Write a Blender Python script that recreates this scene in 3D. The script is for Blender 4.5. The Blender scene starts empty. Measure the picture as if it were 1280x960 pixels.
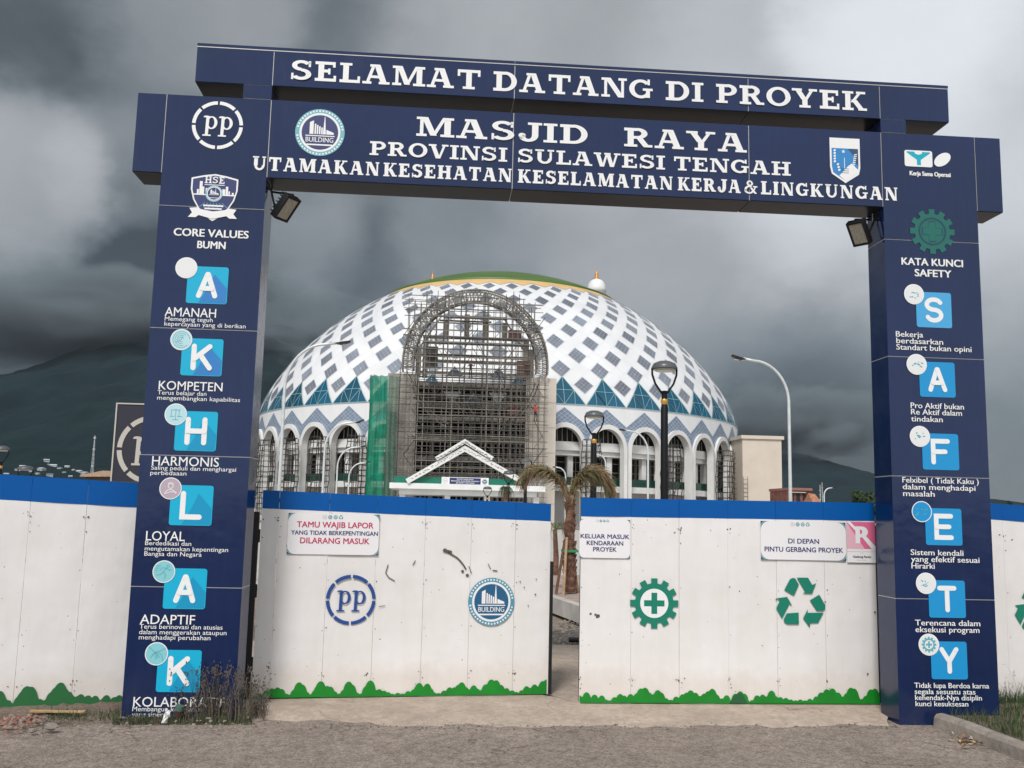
import bpy, math, random
from math import sin, cos, pi, radians, sqrt, atan2
from mathutils import Vector, Matrix
random.seed(7)
S = bpy.context.scene
COL = S.collection
# ------------------------------------------------------------------ camera
CX, CY, CZ = 2.5507, -8.4094, 1.75
YAW, PITCH, ROLL, FPX = 0.0737, 0.1351, 0.0226, 1197.19
fw = Vector((sin(YAW)*cos(PITCH), cos(YAW)*cos(PITCH), sin(PITCH)))
rt = Vector((cos(YAW), -sin(YAW), 0)); up = rt.cross(fw)
RT = cos(ROLL)*rt + sin(ROLL)*up; UP = -sin(ROLL)*rt + cos(ROLL)*up
CAM = Vector((CX, CY, CZ))
cd = bpy.data.cameras.new('camera'); cam = bpy.data.objects.new('camera', cd); COL.objects.link(cam)
cam.matrix_world = Matrix(((RT.x, UP.x, -fw.x, CX), (RT.y, UP.y, -fw.y, CY), (RT.z, UP.z, -fw.z, CZ), (0, 0, 0, 1)))
cd.sensor_width = 36; cd.lens = 36*FPX/1280; cd.clip_start = .05; cd.clip_end = 30000
S.camera = cam
def ray(px, py):
    return fw + (px-640)/FPX*RT - (py-480)/FPX*UP
def at(px, py, Y):                       # point on the vertical plane y = Y
    d = ray(px, py); return CAM + d*((Y-CY)/d.y)
def atz(px, py, z):                      # point on the level z
    d = ray(px, py); return CAM + d*((z-CZ)/d.z)
# ------------------------------------------------------------------ light
SUN_EL, SUN_AZ = radians(48), radians(200)     # azimuth measured from +Y clockwise: behind the camera, a little left
S.view_settings.view_transform = 'Standard'; S.view_settings.look = 'None'
S.view_settings.exposure = 0.64; S.view_settings.gamma = 1
sd = bpy.data.lights.new('sun', 'SUN'); sd.energy = 1.75; sd.angle = radians(12); sd.color = (1, .975, .94)
sun = bpy.data.objects.new('sun', sd); COL.objects.link(sun)
sdir = Vector((sin(SUN_AZ)*cos(SUN_EL), cos(SUN_AZ)*cos(SUN_EL), sin(SUN_EL)))
sun.rotation_euler = sdir.to_track_quat('Z', 'Y').to_euler(); sun.location = (0, -20, 40)
# ------------------------------------------------------------------ world: storm clouds over a Nishita sky
W = bpy.data.worlds.new("World"); S.world = W; W.use_nodes = True
nt = W.node_tree; N = nt.nodes; L = nt.links; N.clear()
def nd(t, **k):
    n = N.new(t)
    for a, b in k.items(): setattr(n, a, b)
    return n
def val(sock_or_v, inp):
    if isinstance(sock_or_v, (int, float)): inp.default_value = sock_or_v
    else: L.new(sock_or_v, inp)
def mth(op, a, b=0., c=0., clamp=False):
    n = nd('ShaderNodeMath', operation=op, use_clamp=clamp); val(a, n.inputs[0]); val(b, n.inputs[1])
    if len(n.inputs) > 2: val(c, n.inputs[2])
    return n.outputs[0]
tc = nd('ShaderNodeTexCoord')
def vmul(v, s):
    n = nd('ShaderNodeVectorMath', operation='MULTIPLY'); L.new(v, n.inputs[0]); n.inputs[1].default_value = s; return n.outputs[0]
def vadd(a, b):
    n = nd('ShaderNodeVectorMath', operation='ADD'); L.new(a, n.inputs[0])
    if isinstance(b, tuple): n.inputs[1].default_value = b
    else: L.new(b, n.inputs[1])
    return n.outputs[0]
def noise(v, sc, det=4, rough=.5):
    n = nd('ShaderNodeTexNoise'); L.new(v, n.inputs['Vector']); n.inputs['Scale'].default_value = sc
    n.inputs['Detail'].default_value = det; n.inputs['Roughness'].default_value = rough; return n
D = tc.outputs['Generated']
nv = noise(vmul(D, (1, 1, 1.4)), 7.0, 6, .58)
warp = vmul(vadd(nv.outputs['Color'], (-.5, -.5, -.5)), (.13, .13, .09))
DW = nd('ShaderNodeVectorMath', operation='NORMALIZE'); L.new(vadd(D, warp), DW.inputs[0]); DW = DW.outputs[0]
def lobe(px, py, rad):
    d = ray(px, py).normalized()
    n = nd('ShaderNodeVectorMath', operation='DOT_PRODUCT'); L.new(DW, n.inputs[0]); n.inputs[1].default_value = d
    m = nd('ShaderNodeMapRange', interpolation_type='SMOOTHERSTEP'); L.new(n.outputs['Value'], m.inputs[0])
    m.inputs[1].default_value = cos(radians(rad)); m.inputs[2].default_value = 1.0
    return m.outputs[0]
lum = None
BASE = .15
LOBES = [  # cloud masses: direction, angular radius, brightness change
    (90, 400, 13, -.11), (300, 400, 9, -.05), (100, 115, 9, -.035), (10, 225, 7, .26), (165, 215, 5, .10), (20, 40, 6, -.03), (60, 320, 6, .02),
    (250, 15, 7, .10), (370, 300, 5, .07), (455, 330, 4, -.06), (560, 300, 5, .04), (700, 10, 13, .15), (1230, 10, 20, .30), (1150, 20, 8, .21), (1000, 230, 8, .07),
    (830, 310, 12, .16), (1060, 330, 8, .05), (1270, 320, 10, .10), (960, 570, 12, -.10), (640, 470, 8, -.02), (1100, 480, 6, .01), (130, 500, 14, -.06),
    (600, 20, 6, .03), (470, 20, 5, -.02)]
lum = mth('ADD', BASE, 0.)
for px, py, r_, a_ in LOBES: lum = mth('MULTIPLY_ADD', lobe(px, py, r_), a_, lum)
n1 = noise(vadd(vmul(D, (1, 1, 1.5)), warp), 5.5, 9, .60).outputs['Fac']
lum = mth('MULTIPLY_ADD', mth('SUBTRACT', n1, .5), .10, lum)
n2 = noise(vadd(vmul(D, (1, 1, 1.4)), (4., 2., 1.)), 14., 8, .62).outputs['Fac']
lum = mth('MULTIPLY_ADD', mth('SUBTRACT', n2, .5), .06, lum)
# the storm stands in front of the camera; away from it the overcast is thinner and brighter
sep = nd('ShaderNodeSeparateXYZ'); L.new(D, sep.inputs[0])
back = nd('ShaderNodeMapRange', interpolation_type='SMOOTHSTEP'); L.new(sep.outputs['Y'], back.inputs[0])
back.inputs[1].default_value = .45; back.inputs[2].default_value = -.75
lum = mth('MULTIPLY_ADD', back.outputs[0], .62, lum)
lum = mth('MAXIMUM', lum, .035)
comb = nd('ShaderNodeMixRGB'); val(mth('MULTIPLY', lum, 3.4, clamp=True), comb.inputs[0])
comb.inputs[1].default_value = (.80, .98, 1.10, 1); comb.inputs[2].default_value = (.955, 1.0, 1.055, 1)
colr = nd('ShaderNodeVectorMath', operation='SCALE'); L.new(comb.outputs[0], colr.inputs[0]); L.new(lum, colr.inputs['Scale'])
cl = nd('ShaderNodeBackground'); L.new(colr.outputs[0], cl.inputs[0]); cl.inputs[1].default_value = .82
sky = nd('ShaderNodeTexSky', sky_type='NISHITA', sun_disc=False, sun_elevation=SUN_EL, sun_rotation=SUN_AZ)
bs = nd('ShaderNodeBackground'); L.new(sky.outputs[0], bs.inputs[0]); bs.inputs[1].default_value = .06
mx = nd('ShaderNodeMixShader'); mx.inputs[0].default_value = .96; L.new(bs.outputs[0], mx.inputs[1]); L.new(cl.outputs[0], mx.inputs[2])
wo = nd('ShaderNodeOutputWorld'); L.new(mx.outputs[0], wo.inputs[0])
# ------------------------------------------------------------------ materials
MATS = {}
def mat(name, col, rough=.6, metal=0., var=0., vscale=5., bump=0., bscale=20., spec=.5, col2=None, coat=0., trans=0., alpha=1., detail=4, thr=None):
    if name in MATS: return MATS[name]
    m = bpy.data.materials.new(name); m.use_nodes = True; t = m.node_tree; b = t.nodes['Principled BSDF']
    b.inputs['Base Color'].default_value = (*col, 1); b.inputs['Roughness'].default_value = rough
    b.inputs['Metallic'].default_value = metal; b.inputs['Specular IOR Level'].default_value = spec
    b.inputs['Coat Weight'].default_value = coat; b.inputs['Coat Roughness'].default_value = .05
    b.inputs['Transmission Weight'].default_value = trans; b.inputs['Alpha'].default_value = alpha
    c = t.nodes.new('ShaderNodeTexCoord')
    if var or col2:
        n = t.nodes.new('ShaderNodeTexNoise'); n.inputs['Scale'].default_value = vscale; n.inputs['Detail'].default_value = detail
        t.links.new(c.outputs['Object'], n.inputs['Vector'])
        r = t.nodes.new('ShaderNodeValToRGB'); t.links.new(n.outputs['Fac'], r.inputs[0])
        a, z = thr or (.3, .7)
        r.color_ramp.elements[0].position = a; r.color_ramp.elements[1].position = z
        c2 = col2 or tuple(x*(1-var) for x in col)
        r.color_ramp.elements[0].color = (*c2, 1); r.color_ramp.elements[1].color = (*[min(1, x*(1+var*.5)) for x in col], 1)
        t.links.new(r.outputs[0], b.inputs['Base Color'])
    if bump:
        n = t.nodes.new('ShaderNodeTexNoise'); n.inputs['Scale'].default_value = bscale; n.inputs['Detail'].default_value = 5
        t.links.new(c.outputs['Object'], n.inputs['Vector'])
        q = t.nodes.new('ShaderNodeBump'); q.inputs['Strength'].default_value = 1; q.inputs['Distance'].default_value = bump
        t.links.new(n.outputs['Fac'], q.inputs['Height']); t.links.new(q.outputs[0], b.inputs['Normal'])
    MATS[name] = m; return m
NAVY = mat('navy_panel', (.0022, .0150, .072), .08, var=.2, vscale=1.0, bump=.022, bscale=.7, spec=.50)
def weather(m, dust, streak=.35, low=.5, z0=0., z1=.45, rj=.12):
    t = m.node_tree; K = t.links; b = t.nodes['Principled BSDF']; src = b.inputs['Base Color'].links[0].from_socket
    c = t.nodes.new('ShaderNodeTexCoord'); mp_ = t.nodes.new('ShaderNodeMapping'); mp_.inputs['Scale'].default_value = (1, 1, .08); K.new(c.outputs['Object'], mp_.inputs[0])
    def nz(sc, det, v):
        n = t.nodes.new('ShaderNodeTexNoise'); n.inputs['Scale'].default_value = sc; n.inputs['Detail'].default_value = det; n.inputs['Roughness'].default_value = .65; K.new(v, n.inputs['Vector']); return n.outputs['Fac']
    def mr(f, a, z, lo, hi):
        r = t.nodes.new('ShaderNodeMapRange'); K.new(f, r.inputs[0]); r.inputs[1].default_value = a; r.inputs[2].default_value = z; r.inputs[3].default_value = lo; r.inputs[4].default_value = hi; return r.outputs[0]
    def mm(op, a, b_):
        n = t.nodes.new('ShaderNodeMath'); n.operation = op
        for i, q in enumerate((a, b_)):
            if isinstance(q, float): n.inputs[i].default_value = q
            else: K.new(q, n.inputs[i])
        return n.outputs[0]
    s_ = mr(nz(16, 5, mp_.outputs[0]), .5, .8, 0, streak); sp = t.nodes.new('ShaderNodeSeparateXYZ'); K.new(c.outputs['Object'], sp.inputs[0])
    g_ = mm('MULTIPLY', mr(sp.outputs['Z'], z0, z1, low, 0.), mr(nz(7, 6, c.outputs['Object']), .3, .7, .3, 1.)); f = mm('MINIMUM', mm('ADD', s_, g_), 1.)
    x = t.nodes.new('ShaderNodeMixRGB'); K.new(f, x.inputs[0]); K.new(src, x.inputs[1]); x.inputs[2].default_value = (*dust, 1); K.new(x.outputs[0], b.inputs['Base Color'])
    r0 = b.inputs['Roughness'].default_value; K.new(mm('ADD', mr(nz(3, 5, c.outputs['Object']), .3, .7, r0, r0+rj), mm('MULTIPLY', f, .5)), b.inputs['Roughness'])
weather(NAVY, (.05, .055, .08), .10, .35)
SILVER = mat('silver_joint', (.55, .53, .5), .4, .3)
PRINT = mat('white_print', (.80, .80, .79), .45)
TEALRING = mat('teal_print', (.16, .42, .48), .5)
LOGONAVY = mat('logo_navy', (.02, .03, .13), .5)
GREENP = mat('green_print', (.0, .19, .12), .5)
GREENFADE = mat('faded_green_print', (.006, .125, .10), .3)
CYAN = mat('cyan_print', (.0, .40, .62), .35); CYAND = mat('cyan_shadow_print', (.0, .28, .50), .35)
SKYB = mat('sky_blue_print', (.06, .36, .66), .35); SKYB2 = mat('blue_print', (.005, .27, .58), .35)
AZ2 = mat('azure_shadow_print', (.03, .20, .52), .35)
PALE = mat('pale_icon_print', (.45, .68, .72), .5); MAUVE = mat('mauve_icon_print', (.45, .36, .42), .5); AQUA = mat('aqua_icon_print', (.22, .55, .6), .5)
ICONL = mat('icon_lines', (.10, .38, .45), .5)
MAG = mat('magenta_print', (.55, .015, .10), .5); INDIGO = mat('indigo_print', (.02, .02, .15), .5); PINK = mat('pink_print', (.72, .14, .28), .5); PINKL = mat('pale_pink_print', (.75, .42, .50), .5)
LOGOBLUE = mat('logo_blue', (.01, .06, .25), .5); BLDG = mat('logo_sea_blue', (.01, .10, .22), .5); BRING = mat('logo_ring_blue', (.08, .28, .38), .5)
BUSH = mat('mural_green', (.0, .22, .012), .55, var=.15, vscale=6); BUSHD = mat('mural_dark_green', (.01, .10, .03), .55)
STEELD = mat('dark_steel', (.02, .02, .022), .45, .4); STEELW = mat('galvanised', (.6, .62, .62), .4, .2, var=.1)
GLASSL = mat('lamp_glass', (.42, .40, .33), .12, var=.3, vscale=60)
# gate sheet: white paint with dirt low down and rust-black scuffs
def sheet_mat(name, base):
    m = bpy.data.materials.new(name); m.use_nodes = True; t = m.node_tree; b = t.nodes['Principled BSDF']; K = t.links
    b.inputs['Roughness'].default_value = .42
    c = t.nodes.new('ShaderNodeTexCoord'); s = t.nodes.new('ShaderNodeSeparateXYZ'); K.new(c.outputs['Object'], s.inputs[0])
    def nz(sc, det, rgh=.6, src=None):
        n = t.nodes.new('ShaderNodeTexNoise'); n.inputs['Scale'].default_value = sc; n.inputs['Detail'].default_value = det; n.inputs['Roughness'].default_value = rgh
        K.new(src or c.outputs['Object'], n.inputs['Vector']); return n.outputs['Fac']
    def ramp(f, a, z, c0, c1):
        r = t.nodes.new('ShaderNodeValToRGB'); K.new(f, r.inputs[0]); r.color_ramp.elements[0].position = a; r.color_ramp.elements[1].position = z
        r.color_ramp.elements[0].color = (*c0, 1); r.color_ramp.elements[1].color = (*c1, 1); return r.outputs[0]
    def mul(a, bb, f=1.):
        x = t.nodes.new('ShaderNodeMixRGB'); x.blend_type = 'MULTIPLY'; x.inputs[0].default_value = f; K.new(a, x.inputs[1]); K.new(bb, x.inputs[2]); return x.outputs[0]
    mp = t.nodes.new('ShaderNodeMapping'); mp.inputs['Scale'].default_value = (1, 1, .18); K.new(c.outputs['Object'], mp.inputs[0])
    streak = ramp(nz(7, 6, .65, mp.outputs[0]), .25, .6, (.95, .94, .925), (1, 1, 1))
    blot = ramp(nz(1.6, 4), .3, .65, (.93, .92, .90), (1, 1, 1))
    spots = ramp(nz(26, 2, .4), .245, .265, (.16, .14, .12), (1, 1, 1))
    scr = ramp(nz(55, 3, .8, mp.outputs[0]), .20, .235, (.35, .3, .25), (1, 1, 1))
    ad = t.nodes.new('ShaderNodeMath'); ad.operation = 'MULTIPLY_ADD'; K.new(nz(9, 5), ad.inputs[0]); ad.inputs[1].default_value = -.35; K.new(s.outputs['Z'], ad.inputs[2])
    low = ramp(ad.outputs[0], -.10, .16, (.92, .885, .84), (1, 1, 1))
    rgb = t.nodes.new('ShaderNodeRGB'); rgb.outputs[0].default_value = (*base, 1)
    o = mul(mul(mul(mul(mul(rgb.outputs[0], streak), blot), spots), scr), low, .9)
    K.new(o, b.inputs['Base Color'])
    q = t.nodes.new('ShaderNodeBump'); q.inputs['Distance'].default_value = .012; K.new(nz(2.2, 2), q.inputs['Height']); K.new(q.outputs[0], b.inputs['Normal'])
    MATS[name] = m; return m
SHEET = sheet_mat('white_sheet', (.79, .765, .75))
BLUE = mat('blue_paint', (.0, .088, .34), .5, spec=.2, var=.08, vscale=2, bump=.006, bscale=2)
FRAMEM = mat('gate_frame_steel', (.10, .09, .085), .6, .3, var=.4, vscale=12)

class MB:
    def __init__(s): s.v = []; s.f = []; s.m = []
    def add(s, vs, fs, mi=0):
        o = len(s.v); s.v += [tuple(p) for p in vs]
        for f in fs: s.f.append(tuple(o+i for i in f)); s.m.append(mi)
    def box(s, x0, x1, y0, y1, z0, z1, mi=0):
        s.add([(x0,y0,z0),(x1,y0,z0),(x1,y1,z0),(x0,y1,z0),(x0,y0,z1),(x1,y0,z1),(x1,y1,z1),(x0,y1,z1)],
              [(3,2,1,0),(4,5,6,7),(0,1,5,4),(1,2,6,5),(2,3,7,6),(3,0,4,7)], mi); return s
    def bar(s, p, q, r, n=4, mi=0, r2=None):
        p = Vector(p); q = Vector(q); d = (q-p)
        if d.length < 1e-6: return s
        d.normalize(); a = d.cross(Vector((0, 0, 1)) if abs(d.z) < .9 else Vector((1, 0, 0))).normalized(); b = d.cross(a)
        r2 = r if r2 is None else r2; vs = []
        for c, rr in ((p, r), (q, r2)):
            for i in range(n):
                t = 2*pi*(i+.5)/n; vs.append(c + a*cos(t)*rr + b*sin(t)*rr)
        s.add(vs, [(i, (i+1) % n, n+(i+1) % n, n+i) for i in range(n)] + [tuple(range(n-1, -1, -1)), tuple(range(n, 2*n))], mi); return s
    def tube(s, pts, r, n=8, mi=0, cap=True):
        pts = [Vector(p) for p in pts]; k = len(pts); rs = r if isinstance(r, (list, tuple)) else [r]*k; vs = []
        ref = None
        for i, c in enumerate(pts):
            d = (pts[min(i+1, k-1)]-pts[max(i-1, 0)]).normalized()
            if ref is None: ref = d.cross(Vector((0, 0, 1)) if abs(d.z) < .9 else Vector((1, 0, 0))).normalized()
            a = (ref - d*ref.dot(d)).normalized(); ref = a; b = d.cross(a)
            for j in range(n):
                t = 2*pi*j/n; vs.append(c+a*cos(t)*rs[i]+b*sin(t)*rs[i])
        fs = [(i*n+j, i*n+(j+1) % n, (i+1)*n+(j+1) % n, (i+1)*n+j) for i in range(k-1) for j in range(n)]
        if cap: fs += [tuple(range(n-1, -1, -1)), tuple(range((k-1)*n, k*n))]
        s.add(vs, fs, mi); return s
    def lathe(s, prof, n=24, c=(0, 0, 0), mi=0):
        vs = []; k = len(prof)
        for r, z in prof:
            for j in range(n): t = 2*pi*j/n; vs.append((c[0]+r*cos(t), c[1]+r*sin(t), c[2]+z))
        s.add(vs, [(i*n+j, i*n+(j+1) % n, (i+1)*n+(j+1) % n, (i+1)*n+j) for i in range(k-1) for j in range(n)], mi); return s
    def flat(s, pts, y, mi=0):            # (x, z) outline, facing -Y
        s.add([(x, y, z) for x, z in pts], [tuple(range(len(pts)))], mi); return s
    def ring(s, cx, cz, ro, ri, a0, a1, y, mi=0, n=40, fx=1.):
        k = max(2, int(n*abs(a1-a0)/(2*pi))); vs = []
        for i in range(k+1):
            t = a0+(a1-a0)*i/k
            vs += [(cx+ri*cos(t)*fx, y, cz+ri*sin(t)), (cx+ro*cos(t)*fx, y, cz+ro*sin(t))]
        s.add(vs, [(2*i, 2*i+1, 2*i+3, 2*i+2) for i in range(k)], mi); return s
    def disc(s, cx, cz, r, y, mi=0, n=28, fx=1., rot=0., fz=1.):
        p = []
        for i in range(n):
            t = 2*pi*i/n; a = r*cos(t)*fx; b = r*sin(t)*fz
            p.append((cx+a*cos(rot)-b*sin(rot), cz+a*sin(rot)+b*cos(rot)))
        return s.flat(p, y, mi)
    def rrect(s, x0, x1, z0, z1, r, y, mi=0):
        p = []
        for cx, cz, a in ((x1-r, z0+r, -pi/2), (x1-r, z1-r, 0), (x0+r, z1-r, pi/2), (x0+r, z0+r, pi)):
            for i in range(6): t = a+pi/2*i/5; p.append((cx+r*cos(t), cz+r*sin(t)))
        return s.flat(p, y, mi)
    def stroke(s, pts, w, y, mi=0, cap=True):
        pts = [Vector((a, b)) for a, b in pts]; k = len(pts); vs = []
        for i, p in enumerate(pts):
            d0 = (p-pts[i-1]).normalized() if i else None
            d1 = (pts[i+1]-p).normalized() if i < k-1 else None
            if d0 is None: d0 = d1
            if d1 is None: d1 = d0
            n0 = Vector((-d0.y, d0.x)); n1 = Vector((-d1.y, d1.x)); n = (n0+n1)
            n = n.normalized() if n.length > 1e-4 else n0
            h = w/2/max(.5, n.dot(n0))
            vs += [(p.x-n.x*h, y, p.y-n.y*h), (p.x+n.x*h, y, p.y+n.y*h)]
        s.add(vs, [(2*i, 2*i+2, 2*i+3, 2*i+1) for i in range(k-1)], mi)
        if cap:
            for q in (pts[0], pts[-1]): s.disc(q.x, q.y, w/2, y-.0007*(1+(q == pts[-1])), mi, 14)
        return s
    def build(s, name, mats, parent=None, smooth=False, loc=None, rot=None, auto=None):
        me = bpy.data.meshes.new(name); me.from_pydata(s.v, [], s.f)
        for m in (mats if isinstance(mats, (list, tuple)) else [mats]): me.materials.append(m)
        me.polygons.foreach_set('material_index', s.m)
        if smooth: me.polygons.foreach_set('use_smooth', [True]*len(s.f))
        me.update()
        o = bpy.data.objects.new(name, me); COL.objects.link(o)
        if parent: o.parent = parent
        if loc is not None: o.location = loc
        if rot is not None: o.rotation_euler = rot
        return o
def tag(o, label=None, cat=None, group=None, kind=None):
    if label: o['label'] = label
    if cat: o['category'] = cat
    if group: o['group'] = group
    if kind: o['kind'] = kind
    return o
def thing(name, label, cat, loc=(0, 0, 0), rz=0, group=None):
    o = bpy.data.objects.new(name, None); COL.objects.link(o); o.location = loc; o.rotation_euler = (0, 0, rz); o.empty_display_size = .2
    return tag(o, label, cat, group)
def inst(src, parent=None, loc=None, rot=None):
    o = src.copy(); COL.objects.link(o)
    if parent: o.parent = parent
    if loc is not None: o.location = loc
    if rot is not None: o.rotation_euler = rot
    return o
def copy_tree(o, parent=None):
    c = o.copy(); COL.objects.link(c); c.parent = parent
    for ch in [x for x in bpy.data.objects if x.parent == o]: copy_tree(ch, c)
    return c
class Frame:                              # a vertical board plane: local x along it, local z up, facing the street
    def __init__(s, p0, p1):
        s.p0 = Vector((p0[0], p0[1], p0[2])); e = Vector((p1[0]-p0[0], p1[1]-p0[1], 0)); s.len = e.length; s.e = e.normalized()
        s.ang = atan2(s.e.y, s.e.x); s.n = Vector((s.e.y, -s.e.x, 0))
    def m(s, px, py):
        d = ray(px, py); t = (s.p0-CAM).dot(s.n)/d.dot(s.n); q = CAM+d*t-s.p0
        return q.dot(s.e), q.z
    def world(s, u, off=0., z=0.): return s.p0+s.e*u+s.n*off+Vector((0, 0, z))
# ------------------------------------------------------------------ lettering
def _fontmesh(txt, off):
    cu = bpy.data.curves.new('t', 'FONT'); cu.body = txt; cu.offset = off; cu.resolution_u = 3; cu.fill_mode = 'FRONT'
    ob = bpy.data.objects.new('t', cu); COL.objects.link(ob)
    dg = bpy.context.evaluated_depsgraph_get(); me = bpy.data.meshes.new_from_object(ob.evaluated_get(dg))
    v = [(p.co.x, p.co.y) for p in me.vertices]; f = [tuple(p.vertices) for p in me.polygons]
    bpy.data.objects.remove(ob); bpy.data.curves.remove(cu); bpy.data.meshes.remove(me)
    return v, f
_cap = None
def sans(mb, txt, x0, x1, zb, cap, y=-.004, off=0., mi=0):
    if off > 0:
        d = off*cap*1.1
        for i, (a, b) in enumerate(((-d, -d*.5), (d, -d*.5), (-d, d*.5), (d, d*.5))): sans(mb, txt, x0+d+a, x1-d+a, zb+d*.5+b, cap-d, y-.0006*(i+1), 0, mi)
        off = 0.
    global _cap
    if _cap is None: v, f = _fontmesh('H', 0); _cap = max(p[1] for p in v)
    v, f = _fontmesh(txt, off); a = min(p[0] for p in v); b = max(p[0] for p in v); k = (x1-x0)/(b-a); kz = cap/_cap
    def area(fc): return sum(v[fc[i]][0]*v[fc[(i+1) % len(fc)]][1]-v[fc[(i+1) % len(fc)]][0]*v[fc[i]][1] for i in range(len(fc)))
    mb.add([(x0+(p[0]-a)*k, y, zb+p[1]*kz) for p in v], [c if area(c) > 0 else c[::-1] for c in f], mi)
class Slab:                               # slab-serif capitals drawn from bars, arcs and serifs
    def __init__(s, tv=.21, th=.12, sf=.105, se=.13): s.tv, s.th, s.sf, s.se = tv, th, sf, se
    def glyph(s, ch):
        tv, th, sf, se = s.tv, s.th, s.sf, s.se; P = []
        def poly(*p): P.append(list(p))
        def vb(x, y0=0, y1=1, w=tv): poly((x-w/2, y0), (x+w/2, y0), (x+w/2, y1), (x-w/2, y1))
        def hb(x0, x1, y, t=th): poly((x0, y), (x1, y), (x1, y+t), (x0, y+t))
        def dg(x0, y0, x1, y1, w=tv): poly((x0-w/2, y0), (x0+w/2, y0), (x1+w/2, y1), (x1-w/2, y1))
        def sv(x, y, w=tv, l=se, r=se): hb(x-w/2-l, x+w/2+r, 0 if y == 0 else 1-sf, sf)
        def el(cx, cy, rx, ry, a0, a1, tv_=tv, th_=th):
            k = max(3, int(abs(a1-a0)/12)); o = []; i_ = []
            for j in range(k+1):
                t = radians(a0+(a1-a0)*j/k); o.append((cx+rx*cos(t), cy+ry*sin(t))); i_.append((cx+(rx-tv_)*cos(t), cy+(ry-th_)*sin(t)))
            for j in range(k): poly(i_[j], o[j], o[j+1], i_[j+1]) if a1 > a0 else poly(i_[j+1], o[j+1], o[j], i_[j])
        w = 1.
        if ch == 'A':
            dg(.17, 0, .44, 1, .13); dg(.86, 0, .56, 1, tv+.02); hb(.26, .78, .30, th*.9); sv(.17, 0, .1); sv(.86, 0, tv, se*.8, se*.8); hb(.28, .62, 1-sf, sf); w = 1.1
        elif ch == 'B':
            vb(.24); hb(.0, .55, 0, th); hb(0, .55, 1-th, th); hb(.3, .55, .46, th); el(.5, .76, .33, .24, -90, 90); el(.52, .29, .38, .29, -90, 90); w = .94
        elif ch == 'D':
            vb(.24); hb(0, .5, 0, th); hb(0, .5, 1-th, th); el(.48, .5, .5, .5, -90, 90); w = 1.0
        elif ch == 'E':
            vb(.24); hb(0, .84, 0, th); hb(0, .80, 1-th, th); hb(.3, .56, .45, th); vb(.56, .36, .66, .09); vb(.79, 0, .30, .1); vb(.75, .72, 1, .1); w = .88
        elif ch == 'G':
            el(.5, .5, .5, .5, 42, 318); vb(.80, .04, .46, .17); hb(.58, 1.0, .40, sf); vb(.83, .70, 1., .1); w = 1.02
        elif ch == 'H':
            vb(.24); vb(.84); hb(.3, .8, .45, th); sv(.24, 0); sv(.24, 1); sv(.84, 0); sv(.84, 1); w = 1.08
        elif ch == 'I': vb(.24); sv(.24, 0); sv(.24, 1); w = .48
        elif ch == 'J':
            vb(.60, .28, 1); hb(.34, .84, 1-sf, sf); el(.36, .30, .345, .32, -180, 0); el(.14, .3, .13, .12, 0, 360, .129, .119); w = .80
        elif ch == 'K':
            vb(.24); dg(.42, .42, .80, 1, .14); dg(.86, 0, .50, .56, tv+.02); sv(.24, 0); sv(.24, 1); hb(.6, 1.0, 1-sf, sf); hb(.68, 1.06, 0, sf); w = 1.06
        elif ch == 'L': vb(.24); hb(0, .80, 0, th); sv(.24, 1); vb(.76, 0, .34, .1); w = .82
        elif ch == 'M':
            vb(.16, 0, 1, .12); vb(1.06); dg(.58, 0.05, .26, 1, tv); dg(.58, .05, .96, 1, .13); hb(-.02, .3, 1-sf, sf); hb(.95, 1.28, 1-sf, sf); sv(.16, 0, .1); sv(1.06, 0); w = 1.28
        elif ch == 'N':
            vb(.18, 0, 1, .12); vb(.90, 0, 1, .12); dg(.84, 0, .26, 1, tv+.03); hb(0, .3, 1-sf, sf); sv(.18, 0, .1); sv(.90, 1, .1); w = 1.08
        elif ch == 'O': el(.52, .5, .52, .515, 0, 360); w = 1.04
        elif ch == 'P': vb(.24); hb(0, .5, 1-th, th); hb(.3, .5, .40, th); el(.48, .70, .40, .30, -90, 90); sv(.24, 0); w = .9
        elif ch == 'R':
            vb(.24); hb(0, .5, 1-th, th); hb(.3, .5, .43, th); el(.48, .715, .38, .285, -90, 90); dg(.84, 0, .54, .5, tv+.02); sv(.24, 0); hb(.72, 1.04, 0, sf); w = 1.04
        elif ch == 'S':
            el(.42, .735, .38, .275, 25, 270, tv*.9); el(.42, .275, .40, .285, -155, 90, tv*.95); vb(.74, .68, .98, .09); vb(.07, .02, .34, .09); w = .86
        elif ch == 'T': vb(.48); hb(.02, .94, 1-th, th); vb(.07, .66, 1, .1); vb(.89, .66, 1, .1); sv(.48, 0); w = .96
        elif ch == 'U': vb(.24, .35, 1); vb(.86, .35, 1, .13); el(.53, .37, .395, .385, 180, 360, .2, th); sv(.24, 1); sv(.86, 1, .1); w = 1.08
        elif ch == 'V': dg(.50, 0, .18, 1, tv+.02); dg(.56, 0, .86, 1, .13); sv(.18, 1, tv, se*.8, se*.8); sv(.88, 1, .1); w = 1.06
        elif ch == 'W':
            dg(.42, 0, .16, 1, tv); dg(.48, 0, .70, 1, .12); dg(.98, 0, .74, 1, tv); dg(1.03, 0, 1.26, 1, .12); sv(.16, 1, tv, se*.7, se*.7); sv(.72, 1, .2, se*.6, se*.6); sv(1.27, 1, .1); w = 1.44
        elif ch == 'Y': vb(.52, 0, .5); dg(.50, .42, .18, 1, tv+.02); dg(.56, .42, .86, 1, .14); sv(.52, 0); sv(.18, 1, tv, se*.8, se*.8); sv(.87, 1, .1); w = 1.06
        elif ch == '&':
            el(.42, .78, .24, .22, 0, 360, .14, .1); el(.38, .29, .38, .3, 60, 340, .18, .11); dg(.86, 0, .28, .72, .19); dg(.66, .1, .84, .52, .1); hb(.66, .98, .48, sf); w = 1.02
        return P, w
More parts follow.
